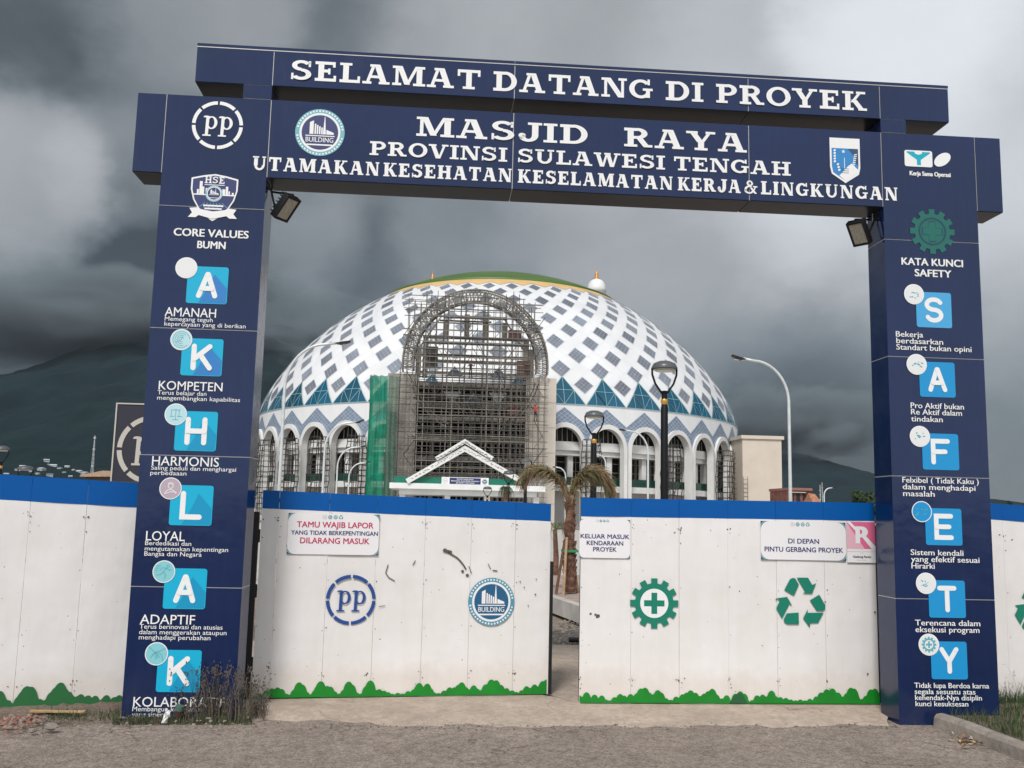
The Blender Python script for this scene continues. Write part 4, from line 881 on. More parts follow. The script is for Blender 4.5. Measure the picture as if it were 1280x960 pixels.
# teal glazed triangles
mb = MB(); H_ = 3.85; zb_ = Z1+.12; hw = DPH/2*.985; R_ = 6; vs = []
for i in range(R_+1):
    t = i/R_; w = hw*(1-t)
    for j in range(R_+1): vs.append(mp(-w+2*w*j/R_, zb_+H_*t, .05))
mb.add(vs, [(i*(R_+1)+j, i*(R_+1)+j+1, (i+1)*(R_+1)+j+1, (i+1)*(R_+1)+j) for i in range(R_) for j in range(R_)], 0)
def tri_line(a, b, w=.065):
    strip(mb, [(a[0]+(b[0]-a[0])*i/4, a[1]+(b[1]-a[1])*i/4) for i in range(5)], w, .12, 1)
A_ = (0, zb_+H_); B_ = (-hw, zb_); C_ = (hw, zb_)
tri_line(A_, B_, .09); tri_line(A_, C_, .09); tri_line(B_, C_, .10); md = zb_+H_*.5
tri_line((-hw*.5, md), (hw*.5, md)); tri_line((0, zb_), (0, zb_+H_)); tri_line((0, zb_), (-hw*.5, md)); tri_line((0, zb_), (hw*.5, md)); tri_line((-hw*.5, zb_), (-hw*.5, md)); tri_line((hw*.5, zb_), (hw*.5, md)); tri_line((-hw*.5, md), (hw*.0, zb_+H_*.0))
src = None
for k in range(-11, 12):
    ph = OFF+k*DPH
    if abs(ph-PHI0) < 5: continue
    if src is None: src = mb.build('glass_triangle', [TEALG, MULL], mosque, rot=(0, 0, radians(ph)))
    else: inst(src, mosque, rot=(0, 0, radians(ph)))
# ring bay: spandrel plate with zigzag tiling, arch and pier
AR, AW, ZS = 2.40, .50, 10.35             # opening half-width, band width, springing height
def cyl(u, z, off=0.): r = dome_r(z)+off; a = u/RD; return Vector((r*sin(a), -r*cos(a), z))
HB = RD*radians(DPH)/2
def arch_z(u, r=AR+AW): 
    return ZS+1.18*sqrt(max(0, r*r-u*u)) if abs(u) < r else ZS-.0
NS = 28
pl = MB(); vs = []
for j in range(NS+1):
    u = -HB+2*HB*j/NS; vs += [cyl(u, arch_z(u, AR+AW*.6)), cyl(u, Z1)]
pl.add(vs, [(2*j, 2*j+2, 2*j+3, 2*j+1) for j in range(NS)])
zt = MB(); vs = []
def zline(u): return Z1-.30-(2.25)*abs(u)/HB
for j in range(NS+1):
    u = -HB+2*HB*j/NS; vs += [cyl(u, arch_z(u, AR+AW*.9), .06), cyl(u, max(arch_z(u, AR+AW*.9), zline(u)), .06)]
zt.add(vs, [(2*j, 2*j+2, 2*j+3, 2*j+1) for j in range(NS)], 0)
for sg in (-1, 1):
    for m_ in range(-9, 10):
        seg = []
        for j in range(41):
            u = -HB+2*HB*j/40; z = Z1-.30+sg*u*2.25/HB-m_*.56
            ok = z < zline(u)-.02 and z > arch_z(u, AR+AW)+.02
            if ok: seg.append(cyl(u, z, .10))
            if (not ok or j == 40) and len(seg) > 1:
                vs = []
                for p in seg: vs += [p-Vector((0, 0, .035)), p+Vector((0, 0, .035))]
                zt.add(vs, [(2*i, 2*i+2, 2*i+3, 2*i+1) for i in range(len(seg)-1)], 1); seg = []
            elif not ok: seg = []
ab = MB()                                  # moulded arch band running down into its piers
def band(mb, r0, r1, d0, d1, zbot=0.):
    sec = [(r0, d0), (r1, d0), (r1, d1), (r0, d1)]; path = []
    for side, rng in ((-1, None), (0, 20), (1, None)): pass
    prof = []
    for a in range(0, 21):
        t = pi*a/20; prof.append((t, 'arc'))
    vs = []
    def add(c, s_, arc=True):
        for r, d in sec:
            u = -c*r; z = (ZS+s_*r*1.18) if arc else zbot
            ph = u/RD; rr = RD+.3+d; vs.append(Vector((rr*sin(ph), -rr*cos(ph), z)))
    add(1, 0, False)
    for t, _ in prof: add(cos(t), sin(t))
    add(-1, 0, False)
    m = len(vs)//4
    mb.add(vs, [(i*4+j, i*4+(j+1) % 4, (i+1)*4+(j+1) % 4, (i+1)*4+j) for i in range(m-1) for j in range(4)])
band(ab, AR, AR+AW+.02, .30, -.75)
gl = MB()                                  # dark glazing bars in the head of the arch
for u in (-1.4, -.7, 0, .7, 1.4): gl.bar(cyl(u, 11.4, -1.0), cyl(u, ZS+1.18*sqrt(AR*AR-u*u), -1.0), .045)
srcs = None
for k in range(-11, 12):
    ph = OFF+k*DPH
    if abs(ph-PHI0) < 9: continue
    objs = [(pl, 'spandrel', WHITE), (zt, 'zigzag_tiling', [ZTILE, ZLINE]), (ab, 'arch', WPL), (gl, 'fanlight_bars', WPL if False else CONCR)]
    if srcs is None: srcs = [b_.build(nm, mm, mosque, rot=(0, 0, radians(ph))) for b_, nm, mm in objs]
    else:
        for s_ in srcs: inst(s_, mosque, rot=(0, 0, radians(ph)))
# gallery inside the arcade: slabs, lintel band, inner wall, columns, balustrade
def ringband(name, r0, r1, z0, z1, m, a0=-100, a1=100, n=80, parent=mosque):
    mb = MB(); vs = []
    for j in range(n+1):
        a = radians(a0+(a1-a0)*j/n)
        for r, z in ((r0, z0), (r1, z0), (r1, z1), (r0, z1)): vs.append((r*sin(a), -r*cos(a), z))
    mb.add(vs, [(j*4+i, j*4+(i+1) % 4, (j+1)*4+(i+1) % 4, (j+1)*4+i) for j in range(n) for i in range(4)])
    return mb.build(name, m, parent)
ringband('lintel_band', 36.8, 39.2, 10.25, 11.4, WPL); ringband('lintel_band', 36.6, 38.85, 9.6, 10.24, WPL)
ringband('gallery_floor', 30, 39.2, 4.9, 5.7, WPL)
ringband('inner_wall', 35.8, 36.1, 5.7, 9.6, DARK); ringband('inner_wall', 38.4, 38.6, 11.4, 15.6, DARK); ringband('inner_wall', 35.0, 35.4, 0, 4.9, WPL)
ringband('balustrade', 39.0, 39.07, 5.7, 6.75, BAL)
src = None; ws = None; gp = None
for k in range(-23, 24):
    ph = OFF+k*DPH/2+DPH/4
    mbc = MB().box(-.38, .38, -38.3, -37.6, 5.7, 9.6)
    src = mbc.build('gallery_column', WPL, mosque, rot=(0, 0, radians(ph))) if src is None else inst(src, mosque, rot=(0, 0, radians(ph)))
    mbw = MB()
    for z_ in (6.5, 7.6, 8.8): mbw.box(-1.3, 1.3, -36.5, -36.4, z_, z_+.08)
    for u in (-1.3, 0, 1.22): mbw.box(u, u+.08, -36.5, -36.4, 5.7, 9.6)
    ws = mbw.build('gallery_window', CONCR, mosque, rot=(0, 0, radians(ph+DPH/4))) if ws is None else inst(ws, mosque, rot=(0, 0, radians(ph+DPH/4)))
# wire formwork cages standing round some of the piers
cg = MB()
for zc in [1+.75*i for i in range(15)]:
    w_ = .75+.55*max(0, sin((zc-1)/10.5*pi*.9))*.6
    c = [(-w_, -42.3-w_*.6), (w_, -42.3-w_*.6), (w_, -42.3+w_), (-w_, -42.3+w_)]
    for i in range(4): cg.bar((*c[i], zc+random.uniform(-.1, .1)), (*c[(i+1) % 4], zc+random.uniform(-.1, .1)), .055, 4)
for sx in (-1, -.4, .3, 1):
    for yy in (-1, 1):
        pts = []
        for i in range(12):
            zc = 1+.95*i; w_ = .75+.55*max(0, sin((zc-1)/10.5*pi*.9))*.6+(.08*(i % 2)); pts.append((sx*w_, -42.3+(w_ if yy > 0 else -w_*.6), zc))
        for i in range(11): cg.bar(pts[i], pts[i+1], .055, 4)
for i in range(8): cg.bar((random.uniform(-1, 1), -43, 1+i*1.3), (random.uniform(-1, 1), -43, 2.6+i*1.3), .045, 4)
src = None
for kk in (-9.5, -8.5, -7.5, -6.5, -5.5, -4.5, -3.5, 1.5+.0, 3.6, 3.5-.0, 5.5, 6.5):
    if kk == 3.6: continue
    ph = OFF+kk*DPH; src = cg.build('wire_cage', REBAR, mosque, rot=(0, 0, radians(ph))) if src is None else inst(src, mosque, rot=(0, 0, radians(ph)))
# ------------------------------------------------------------------ portal
portal = thing('portal', 'tall concrete entrance portal with a round lattice arch in front of the dome', 'portal', (P0.x, 107.5, 0))
px_m = (at(690, 540, 107.5).x-at(590, 540, 107.5).x)/100
def pxx(px, py=540, Y=107.5): return at(px, py, Y).x-P0.x
def pzz(py, px=590, Y=107.5): return at(px, py, Y).z
ZP = pzz(469); xl0, xl1, xr0, xr1 = pxx(482), pxx(519), pxx(657), pxx(695)
for a_, b_ in ((xl0, xl1), (xr0, xr1)):
    n = 6
    for i in range(n):
        z0, z1 = ZP*i/n, ZP*(i+1)/n; MB().box(a_, b_, .3, 6.5, z0+.03, z1-.03).build('pier_panel', BEIGE if a_ > 0 else CONCR, portal)  # left pier takes the darker concrete: scaffold shade put into its colour
    MB().box(a_+.04, b_-.04, .34, 6.4, 0, ZP-.05).build('pier_core', CONCR, portal)
for py in (480, 505, 522, 548, 574, 596): MB().box(xl1, xr0, 1.0, 6.0, pzz(py+3.5), pzz(py-2)).build('portal_beam', CONCR, portal)
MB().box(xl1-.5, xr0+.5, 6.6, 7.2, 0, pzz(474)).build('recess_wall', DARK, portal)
for px in (540, 563, 590, 618, 640): MB().box(pxx(px)-.28, pxx(px)+.28, 3.6, 4.3, 0, pzz(476)).build('portal_column', CONCR, portal)
# upper concrete frame behind the arch
for py, a_, b_ in ((417.5, 524, 662), (424.5, 530, 662), (441, 518, 668), (448, 524, 664), (463, 520, 666), (391, 552, 632)): MB().box(pxx(a_), pxx(b_), 2.4, 3.2, pzz(py+1.6), pzz(py-1.2)).build('frame_beam', CONCR, portal)
for px, p0_, p1_ in ((528, 420, 470), (658, 420, 470), (553.5, 397, 418), (580.5, 388, 418), (605, 388, 418), (630, 397, 418), (519, 430, 470), (664, 430, 470)): MB().box(pxx(px)-.33, pxx(px)+.33, 2.45, 3.1, pzz(p1_), pzz(p0_)).build('frame_column', CONCR, portal)
for s_ in (-1, 1):
    MB().bar((s_*7.6, 2.8, pzz(448)), (s_*3.9, 2.8, pzz(390)), .14).build('frame_brace', CONCR, portal)
# triangular gables inside the recess
for px, py, up_ in ((564, 489, 0), (622, 489, 0), (591, 503, 1), (566, 470, 1), (622, 470, 1)):
    x = pxx(px); z = pzz(py); w_ = 1.15; h_ = 1.3 if up_ else -1.5
    MB().add([(x-w_, .9, z), (x+w_, .9, z), (x, .9, z+h_), (x-w_, 1.0, z), (x+w_, 1.0, z), (x, 1.0, z+h_)], [(0, 1, 2), (3, 5, 4), (0, 3, 4, 1), (1, 4, 5, 2), (2, 5, 3, 0)]) if False else None
    mb = MB(); mb.add([(x-w_, .9, z), (x+w_, .9, z), (x, .9, z+h_), (x-w_, 1.0, z), (x+w_, 1.0, z), (x, 1.0, z+h_)], [(0, 1, 2), (3, 5, 4), (0, 3, 4, 1), (1, 4, 5, 2), (2, 5, 3, 0)]); mb.build('triangle_panel', WINF if not up_ else ZTILE, portal)
# horseshoe lattice arch
RO = (pxx(683)-pxx(500))/2; xc = (pxx(683)+pxx(500))/2; ZA = pzz(368)-RO
def ringtube(mb, r, y, a0, a1, rad, n=56): mb.tube([(xc+r*cos(a0+(a1-a0)*i/n), y, ZA+1.06*r*sin(a0+(a1-a0)*i/n)) for i in range(n+1)], rad, 5)
mb = MB(); a0, a1 = -.10, pi+.10
for r in (RO, RO-1.35):
    for y in (-.4, .9): ringtube(mb, r, y, a0, a1, .11)
ringtube(mb, RO-.65, -.42, a0, a1, .06); mb.build('arch_chords', SCAF, portal)
mb = MB(); n = 64
for i in range(n):
    a = a0+(a1-a0)*i/n; b = a0+(a1-a0)*(i+1)/n
    def q(r, t, y): return (xc+r*cos(t), y, ZA+1.06*r*sin(t))
    for y in (-.4, .9): mb.bar(q(RO, a, y), q(RO-1.35, b, y), .05); mb.bar(q(RO, a, y), q(RO-1.35, a, y), .05)
    mb.bar(q(RO, a, -.4), q(RO, b, .9), .04); mb.bar(q(RO-1.35, a, -.4), q(RO-1.35, b, .9), .04)
tag(mb.build('arch_lacing', SCAF, portal), kind='stuff')
mb = MB(); ringtube(mb, RO-.9, -.5, pi+.25, pi+1.15, .1, 20); ringtube(mb, RO-1.3, -.5, pi+.25, pi+1.15, .08, 20); mb.build('lower_ring', SCAF, portal)
mb = MB(); ringtube(mb, RO-.9, -.5, -.25, -1.15, .1, 20); ringtube(mb, RO-1.3, -.5, -.25, -1.15, .08, 20); mb.build('lower_ring', SCAF, portal)
# ------------------------------------------------------------------ scaffolding
scaf = thing('scaffolding', 'dense grid of steel scaffolding filling the mosque portal', 'scaffolding', (P0.x, 105.2, 0))
def top_at(x):                            # stepped outline measured on the photograph
    px = 590+x/px_m
    if px < 503 or px > 690: return pzz(470)
    if px < 672: return pzz(382) if (px < 530 or px > 650) else pzz(372)
    return pzz(470)
sx0, sx1 = pxx(499), pxx(679); nx = 25; rs = random.Random(3)
xs = [sx0+(sx1-sx0)*i/nx+rs.uniform(-.12, .12) for i in range(nx+1)]
for ly, yy in enumerate((0, 1.5, 3.0)):
    for x in xs:
        z1 = top_at(x)+rs.uniform(-.8, .6)
        if rs.random() < .05: continue
        MB().bar((x, yy, 0), (x+rs.uniform(-.1, .1), yy, z1), .058 if ly == 0 else .05, 4).build('scaffold_pole', SCAF if rs.random() < .5 else SCAFD, scaf)
    z = 1.5; i = 0
    while z < pzz(374):
        a_, b_ = sx0, sx1
        if z > ZP: a_, b_ = pxx(503), pxx(671)
        a_ += rs.choice((0, 0, 1.2, 2.5)) * (z > ZP or rs.random() < .3); b_ -= rs.choice((0, 0, 1, 2.2))*(z > ZP or rs.random() < .3)
        MB().bar((a_-.3, yy-.08, z), (b_+.3, yy-.08, z+rs.uniform(-.08, .08)), .055, 4).build('scaffold_ledger', SCAF if rs.random() < .6 else SCAFD, scaf)
        z += .82+rs.uniform(-.12, .12); i += 1
mb = MB()
for i in range(110):
    j = rs.randrange(nx-1); z = rs.uniform(1, 24); sg = rs.choice((0, 1)); mb.bar((xs[j], rs.choice((0, 1.5)), z+2*sg), (xs[j+2] if j+2 <= nx else xs[nx], rs.choice((0, 1.5)), z+2*(1-sg)), .04)
tag(mb.build('scaffold_braces', SCAFD, scaf), kind='stuff')
for i, (z, a_, b_) in enumerate(((pzz(474), 522, 655), (pzz(500), 515, 600), (pzz(446), 530, 600), (pzz(425), 560, 655), (pzz(520), 560, 660), (pzz(548), 510, 660), (pzz(572), 515, 655), (pzz(404), 545, 610))):
    MB().box(pxx(a_), pxx(b_), .5, 1.4, z-.09, z-.04).build('plank_deck', PLANK, scaf)
for px, p0_, p1_ in ((640, 412, 425), (652, 450, 468), (641, 505, 522), (536, 436, 462)):
    MB().box(pxx(px)-.8, pxx(px)+.8, 1.55, 1.62, pzz(p1_), pzz(p0_)).build('debris_sheet', mat('dull_red_sheet', (.13, .06, .05), .8, var=.4, vscale=1) if px != 536 else SCAFD, scaf)
# green safety net
net = thing('safety_net', 'bright green debris netting hung down the left side of the portal scaffolding', 'netting', (P0.x, 104.6, 0))
NET = mat('green_net', (.0, .22, .125), .75, var=.35, vscale=.7, alpha=.85); NET2 = mat('green_net_thin', (.06, .25, .17), .75, var=.3, vscale=.6, alpha=.5)
def netsheet(x0, x1, y0, y1, z0, z1, m, seed):
    r = random.Random(seed); mb = MB(); nx_, nz_ = 10, 24; vs = []; ph = [r.uniform(0, 6) for _ in range(4)]
    for j in range(nz_+1):
        for i in range(nx_+1):
            u, v = i/nx_, j/nz_; vs.append((x0+(x1-x0)*u+.05*sin(9*v+ph[0]), y0+(y1-y0)*u+.16*sin(u*14+ph[1]+v*2)+.1*sin(v*21+ph[2]), z0+(z1-z0)*v-.12*abs(sin(u*pi*3))*(v > .95)))
    mb.add(vs, [(j*(nx_+1)+i, j*(nx_+1)+i+1, (j+1)*(nx_+1)+i+1, (j+1)*(nx_+1)+i) for j in range(nz_) for i in range(nx_)]); mb.build('net_sheet', m, net)
nx0, nx1, nx2 = pxx(460, 540, 104.6), pxx(482, 540, 104.6), pxx(495.5, 540, 104.6)
netsheet(nx0, nx1, 0, 0, 0, pzz(468.5, 470, 104.6), NET, 1); netsheet(nx1+.04, nx2, -.05, 1.2, 0, pzz(468.5, 490, 104.6), NET2, 2); netsheet(nx0, nx0+.1, .1, 4, 0, pzz(469, 460, 104.6), NET, 3)
mb = MB()
for i in range(4):
    x = nx0+.1+(nx2-nx0)*i/3; mb.bar((x, .35, 0), (x, .35, pzz(468, 475, 104.6)), .05)
for i in range(17): mb.bar((nx0, .35, 1+i*.95), (nx2, .35, 1+i*.95), .04)
tag(mb.build('net_frame', SCAFD, net), kind='stuff')
# ------------------------------------------------------------------ site office canopy with gable
YC = 92.0
can = thing('entrance_canopy', 'white entrance canopy with steep gable and green fascia in front of the portal', 'canopy', (at(566, 600, YC).x, YC, 0)); c0 = at(566, 600, YC).x
def cx(px, py=600, Y=YC): return at(px, py, Y).x-c0
def cz(py, px=566, Y=YC): return at(px, py, Y).z
WW = mat('white_canopy', (.74, .74, .72), .5, var=.08, vscale=.8)
MB().box(cx(487), cx(682), 0, 9, cz(612), cz(605)).build('roof_slab', WW, can)
MB().box(cx(499), cx(672), .6, 8, cz(619), cz(611.6)).build('slab_beam', WW, can)
MB().box(cx(492), cx(657), .4, .5, cz(604.8), cz(597)).build('green_fascia', mat('green_fascia', (.0, .16, .10), .5, var=.1), can)
for px in (503, 560, 610, 672): MB().box(cx(px)-.3, cx(px)+.3, 1, 1.6, 0, cz(619)).build('canopy_column', WW, can)
def gable(apex, l, r, th, y0, y1, name='gable_rafter'):
    for q in (l, r):
        a = (cx(*apex), cz(apex[1], apex[0])); b = (cx(*q), cz(q[1], q[0])); d = Vector((b[0]-a[0], b[1]-a[1])).normalized(); n_ = Vector((-d.y, d.x)); n_ = n_ if n_.y < 0 else -n_
        mb = MB(); c = [(a[0], a[1]), (b[0], b[1]), (b[0]+n_.x*th, b[1]+n_.y*th), (a[0], a[1]-th/abs(n_.y))]
        vs = [(x, y0, z) for x, z in c]+[(x, y1, z) for x, z in c]; mb.add(vs, [(0, 1, 2, 3), (7, 6, 5, 4), (0, 4, 5, 1), (1, 5, 6, 2), (2, 6, 7, 3), (3, 7, 4, 0)]); mb.build(name, WW, can)
gable((581, 549), (544, 571.5), (617, 571.5), .40, -.4, .2); gable((581, 557), (507, 599), (655, 599.5), .54, -.2, .6)
mb = MB()
for s_, (q0, q1) in enumerate((((581, 552), (546, 573)), ((581, 552), (615, 573)), ((581, 560), (515, 597)), ((581, 560), (648, 597)))):
    for i in range(26):
        t = (i+.5)/26; px = q0[0]+(q1[0]-q0[0])*t+rs.uniform(-1, 1); py = q0[1]+(q1[1]-q0[1])*t+rs.uniform(0, 2); x, z = cx(px, py), cz(py, px); w_ = rs.uniform(.05, .14)
        mb.box(x-w_, x+w_, -.43 if s_ < 2 else -.23, -.405 if s_ < 2 else -.205, z-.04, z+.04)
tag(mb.build('fixing_plates', CONCR, can), kind='stuff')
mb = MB(); x0, x1, z0, z1 = cx(552), cx(611), cz(606.2), cz(596.3); mb.box(x0, x1, .2, .3, z0, z1, 0); mb.flat([(cx(562), z0+.06), (cx(601), z0+.06), (cx(601), z1-.06), (cx(562), z1-.06)], .19, 1)
pp_logo(mb, cx(556.5), (z0+z1)/2, .29, .185, 2); building_logo(mb, cx(606), (z0+z1)/2, .29, .185, 3, 0, 1, False)
for j, (a_, b_) in enumerate(((571, 592), (564, 599), (570, 593))): sans(mb, ('PROYEK MASJID RAYA', 'PROVINSI SULAWESI TENGAH', 'SELAMAT DATANG')[j], cx(a_), cx(b_), z1-.26-.19*j, .12, .182, .03, 0)
mb.build('canopy_sign', [PRINT, LOGONAVY, mat('emblem_grey', (.5, .48, .47), .5), mat('emblem_teal', (.02, .25, .30), .5)], can)
# ------------------------------------------------------------------ minarets and finials behind the dome
def minaret(label, px, Y, ztip_py, rad, shaft_base=0):
    c = at(px, ztip_py, Y); H = c.z; t = thing('minaret', label, 'minaret', (c.x, Y, 0), 0, 'minarets behind the dome')
    k = rad; mb = MB(); mb.lathe([(k*.80, 0), (k*.80, H-5.4*k/1), (k*.98, H-5.2*k), (k*.98, H-4.6*k), (k*.86, H-4.5*k), (k*.86, H-3.4*k)], 20); mb.build('shaft', WPL, t)
    mb = MB(); mb.lathe([(k*.9, H-3.4*k), (k*.95, H-3.2*k), (k*.95, H-2.9*k), (k*1.03, H-2.85*k), (k*1.03, H-2.5*k), (k*.93, H-2.0*k), (k*.7, H-1.65*k), (k*.35, H-1.42*k), (.01, H-1.36*k)], 20); mb.build('cupola', WHITE, t, smooth=True)
    mb = MB(); mb.lathe([(k*.42, H-1.52*k), (k*.34, H-1.3*k), (k*.14, H-1.1*k), (k*.2, H-.9*k), (k*.08, H-.7*k), (k*.04, H-.4*k), (.01, H)], 12); mb.build('finial', mat('copper_gold', (.60, .25, .06), .35, .4), t, smooth=True)
minaret('white minaret with round cupola rising right of the dome top', 746, 205, 333, 2.15); minaret('minaret hidden behind the dome, only its gold finial showing left of the top', 541, 205, 336.5, 2.15)
# ------------------------------------------------------------------ service block and far buildings
YB = 128.; c = at(953, 600, YB); blk = thing('service_block', 'plain cream windowless block beside the right end of the mosque', 'building', (c.x, YB, 0))
hw_ = (at(978, 600, YB).x-at(929, 600, YB).x)/2; zt_ = at(953, 549, YB).z; CREAM = mat('cream_render', (.62, .54, .45), .8, var=.08, vscale=.4, bump=.01, bscale=2)
MB().box(-hw_, hw_, 0, 9, 0, zt_).build('wall', CREAM, blk)
MB().box(-hw_-.22, hw_+.32, -.25, 9.3, zt_+.005, zt_+.5).build('coping', CREAM, blk)
mb = MB()
for i in range(12): mb.box(-hw_-.1, -hw_+.5, -.6, -.5, .8+i*.6, .86+i*.6)
for x in (-hw_-.14, -hw_+.5): mb.box(x, x+.05, -.62, -.56, 0, 7.9)
mb.build('access_ladder', SCAFD, blk)
BRICK = mat('red_block', (.20, .075, .055), .85, var=.4, vscale=2)
c = at(999, 620, 100.); t = thing('brick_house', 'unfinished dark red building beyond the right gate leaf', 'building', (c.x, 100, 0)); k = 100/1197.
MB().box(-16*k, 17*k, 0, 6, 0, at(999, 610, 100).z-.3).build('wall', BRICK, t); MB().box(-16.5*k, 17.5*k, -.3, 6.3, at(999, 610, 100).z-.29, at(999, 610, 100).z).build('roof_slab', mat('slab_red', (.27, .12, .09), .8), t)
for i in range(3): MB().box((-13+i*9)*k, (-8+i*9)*k, -.05, .0-.001, at(999, 627, 100).z, at(999, 617, 100).z).build('window', DARK, t)
MB().box(-16*k, 8*k, -.35, -.06, at(999, 616, 100).z, at(999, 615, 100).z).build('ledge', PALEC, t)
c = at(1024, 620, 90.); t = thing('small_house', 'small house with an orange tiled roof beside the red building', 'house', (c.x, 90, 0)); k = 90/1197.
MB().box(-5*k, 6*k, 0, 4, 0, 3.0).build('wall', PALEC, t); mb = MB(); zr_, ze = at(1024, 616, 90).z, 3.0; mb.add([(-7*k, -.3, ze), (8*k, -.3, ze), (5*k, 2, zr_-.1), (-5*k, 2, zr_), (-7*k, 4.3, ze), (8*k, 4.3, ze)], [(0, 1, 2, 3), (3, 2, 5, 4), (0, 3, 4), (1, 5, 2)]); mb.build('roof', mat('orange_tile', (.42, .19, .10), .8, var=.3, vscale=3), t)
def mast(label, px, top, Y, w):
    c = at(px, top, Y); t = thing('antenna_mast', label, 'antenna', (c.x, Y, 0), 0, 'thin antenna masts'); mb = MB(); mb.bar((0, 0, 0), (0, 0, c.z), w); mb.build('pole', STEELW, t)
    mb = MB()
    for i in range(3): mb.bar((-w*4, 0, c.z-.6-i*.5), (w*4, 0, c.z-.6-i*.5), w*.6)
    mb.build('crossarm', STEELW, t)
mast('left of two thin antenna masts above the right gate leaf', 1025, 606, 95, .035); mast('right of two thin antenna masts above the right gate leaf', 1027.5, 603, 96, .03)
# ------------------------------------------------------------------ street lamps
def curved_lamp(label, base_px, top_pt, head_pt, Y, r, group='curved white street lamps'):
    """pole rises straight then bends over to a flat head"""
    A = at(*base_px, Y); T_ = at(*top_pt, Y); Hd = at(*head_pt, Y); t = thing('street_lamp', label, 'street lamp', (A.x, Y, 0), 0, group)
    dx = Hd.x-A.x; zt_ = T_.z; pts = [(0, 0, 0)]
    zb = zt_-abs(dx)*.75; pts += [(0, 0, zb*.5), (0, 0, zb)]
    for i in range(1, 11):
        a = pi/2*i/10; pts.append((dx*.62*(1-cos(a)), 0, zb+(zt_-zb)*sin(a)*.96))
    pts.append((dx*.8, 0, zt_)); rr = [r*1.25, r, r*.9]+[r*.8]*11
    MB().tube(pts, rr, 10).build('pole', STEELW, t, smooth=True)
    x0 = dx*.76; x1 = dx; mb = MB(); s_ = 1 if dx > 0 else -1; zh = zt_; zt2 = Hd.z
    c_ = [(x0, zh-.03), (x0+(x1-x0)*.4, zh+.06), (x1, zt2+.04), (x1, zt2-.05), (x0+(x1-x0)*.4, zh-.10)]; w_ = .13
    vs = [(x, -w_, z) for x, z in c_]+[(x, w_, z) for x, z in c_]; mb.add(vs, [(0, 1, 2, 3, 4), (9, 8, 7, 6, 5)]+[(i, i+5, (i+1) % 5+5, (i+1) % 5) for i in range(5)]); mb.build('lamp_head', STEELD, t)
    MB().box(min(x0, x1)+abs(dx)*.03, max(x0, x1)-.05, -.09, .09, min(zh, zt2)-.085, min(zh, zt2)-.055).build('lamp_glass', GLASSL, t)
    return t
curved_lamp('tall white curved street lamp in front of the cream block', (988, 620), (965, 449.5), (915, 444.5), 38, .085)
curved_lamp('tall white curved street lamp nearest the left pylon', (349, 610), (405, 428), (438, 427), 40, .085)
curved_lamp('white curved street lamp before the second arch left of the green net', (404, 600), (425, 527), (455, 524.5), 70, .10)
curved_lamp('smaller white curved street lamp just left of the green net', (421, 600), (440, 558), (458, 556.5), 95, .10)
curved_lamp('small white curved street lamp touching the green net', (436, 600), (448, 578), (463, 576.5), 103, .10)
curved_lamp('white curved street lamp between the two large black lantern posts', (810, 600), (795, 538), (774, 536.5), 72, .09)
curved_lamp('small white curved street lamp right of the smaller lantern post', (757, 600), (750, 568), (741, 566.5), 88, .09)
curved_lamp('lowest white curved street lamp above the palm', (707, 600), (702, 584), (691, 583.5), 96, .09)
curved_lamp('small distant curved street lamp beside the antenna masts', (1030, 615), (1034, 609.5), (1043, 609), 80, .07)
BLACKP = mat('black_post_paint', (.004, .004, .005), .4, spec=.25); LGLASS = mat('lantern_glass', (.75, .78, .8), .1, trans=.0, alpha=.35)
def lantern(label, px, top, bot, Y, wpx, group='black lantern posts with round flat caps'):
    C_ = at(px, top, Y); k = wpx*(Y-CY)/FPX/2; zb = at(px, bot, Y).z; z1 = C_.z; t = thing('lantern_post', label, 'lantern post', (C_.x, Y, 0), 0, group); h = z1-zb
    MB().lathe([(k*1.0, z1-h*.27), (k*1.02, z1-h*.22), (k*.85, z1-h*.09), (k*.45, z1-h*.02), (.01, z1)], 24).build('cap', mat('lantern_cap', (.09, .095, .10), .35), t, smooth=True)
    MB().lathe([(k*.9, z1-h*.28), (k*.7, z1-h*.33), (.01, z1-h*.33)], 24).build('lamp_disc', GLASSL, t)
    for a in (0, pi):
        ca, sa = cos(a), sin(a); MB().tube([(ca*k*.97, sa*k*.97, z1-h*.25), (ca*k*.95, sa*k*.95, z1-h*.45), (ca*k*.72, sa*k*.72, z1-h*.72), (ca*k*.36, sa*k*.36, z1-h*.93), (ca*k*.2, sa*k*.2, zb-.02)], k*.085, 6).build('cradle_arm', BLACKP, t, smooth=True)
    MB().lathe([(k*.26, zb-h*.04), (k*.30, zb+h*.05), (.01, zb+h*.07)], 14).build('collar', BLACKP, t)
    MB().lathe([(k*.36, 0), (k*.30, 1.2), (k*.28, zb-h*.46), (k*.24, zb-h*.42), (k*.22, zb-h*.04)], 16).build('post', BLACKP, t, smooth=True)
    MB().lathe([(k*.20, zb-h*.44), (k*.27, zb-h*.30), (k*.29, zb-h*.24), (k*.25, zb-h*.20)], 14).build('gold_ring', mat('gold_ring', (.6, .33, .08), .35, .5), t, smooth=True)
    return t
lantern('largest black lantern post rising behind the right gate leaf', 830.5, 451, 491, 22, 33)
lantern('second black lantern post, beside the palm tree', 743, 513, 543, 31, 24.5)
lantern('small black lantern post in front of the right portal pier', 657.5, 573, 588, 50, 14.5)
lantern('tiny lantern post below the right end of the canopy gable', 636, 588, 604, 56, 13)
lantern('tiny lantern post in front of the white canopy slab', 609.5, 608, 620, 66, 10.5)
lantern('lantern post at the far left edge above the hoarding', 3, 557, 578, 36, 17, 'lantern posts beyond the left hoarding'); lantern('lower lantern post beyond the left hoarding', 32.5, 582, 600, 46, 18, 'lantern posts beyond the left hoarding')
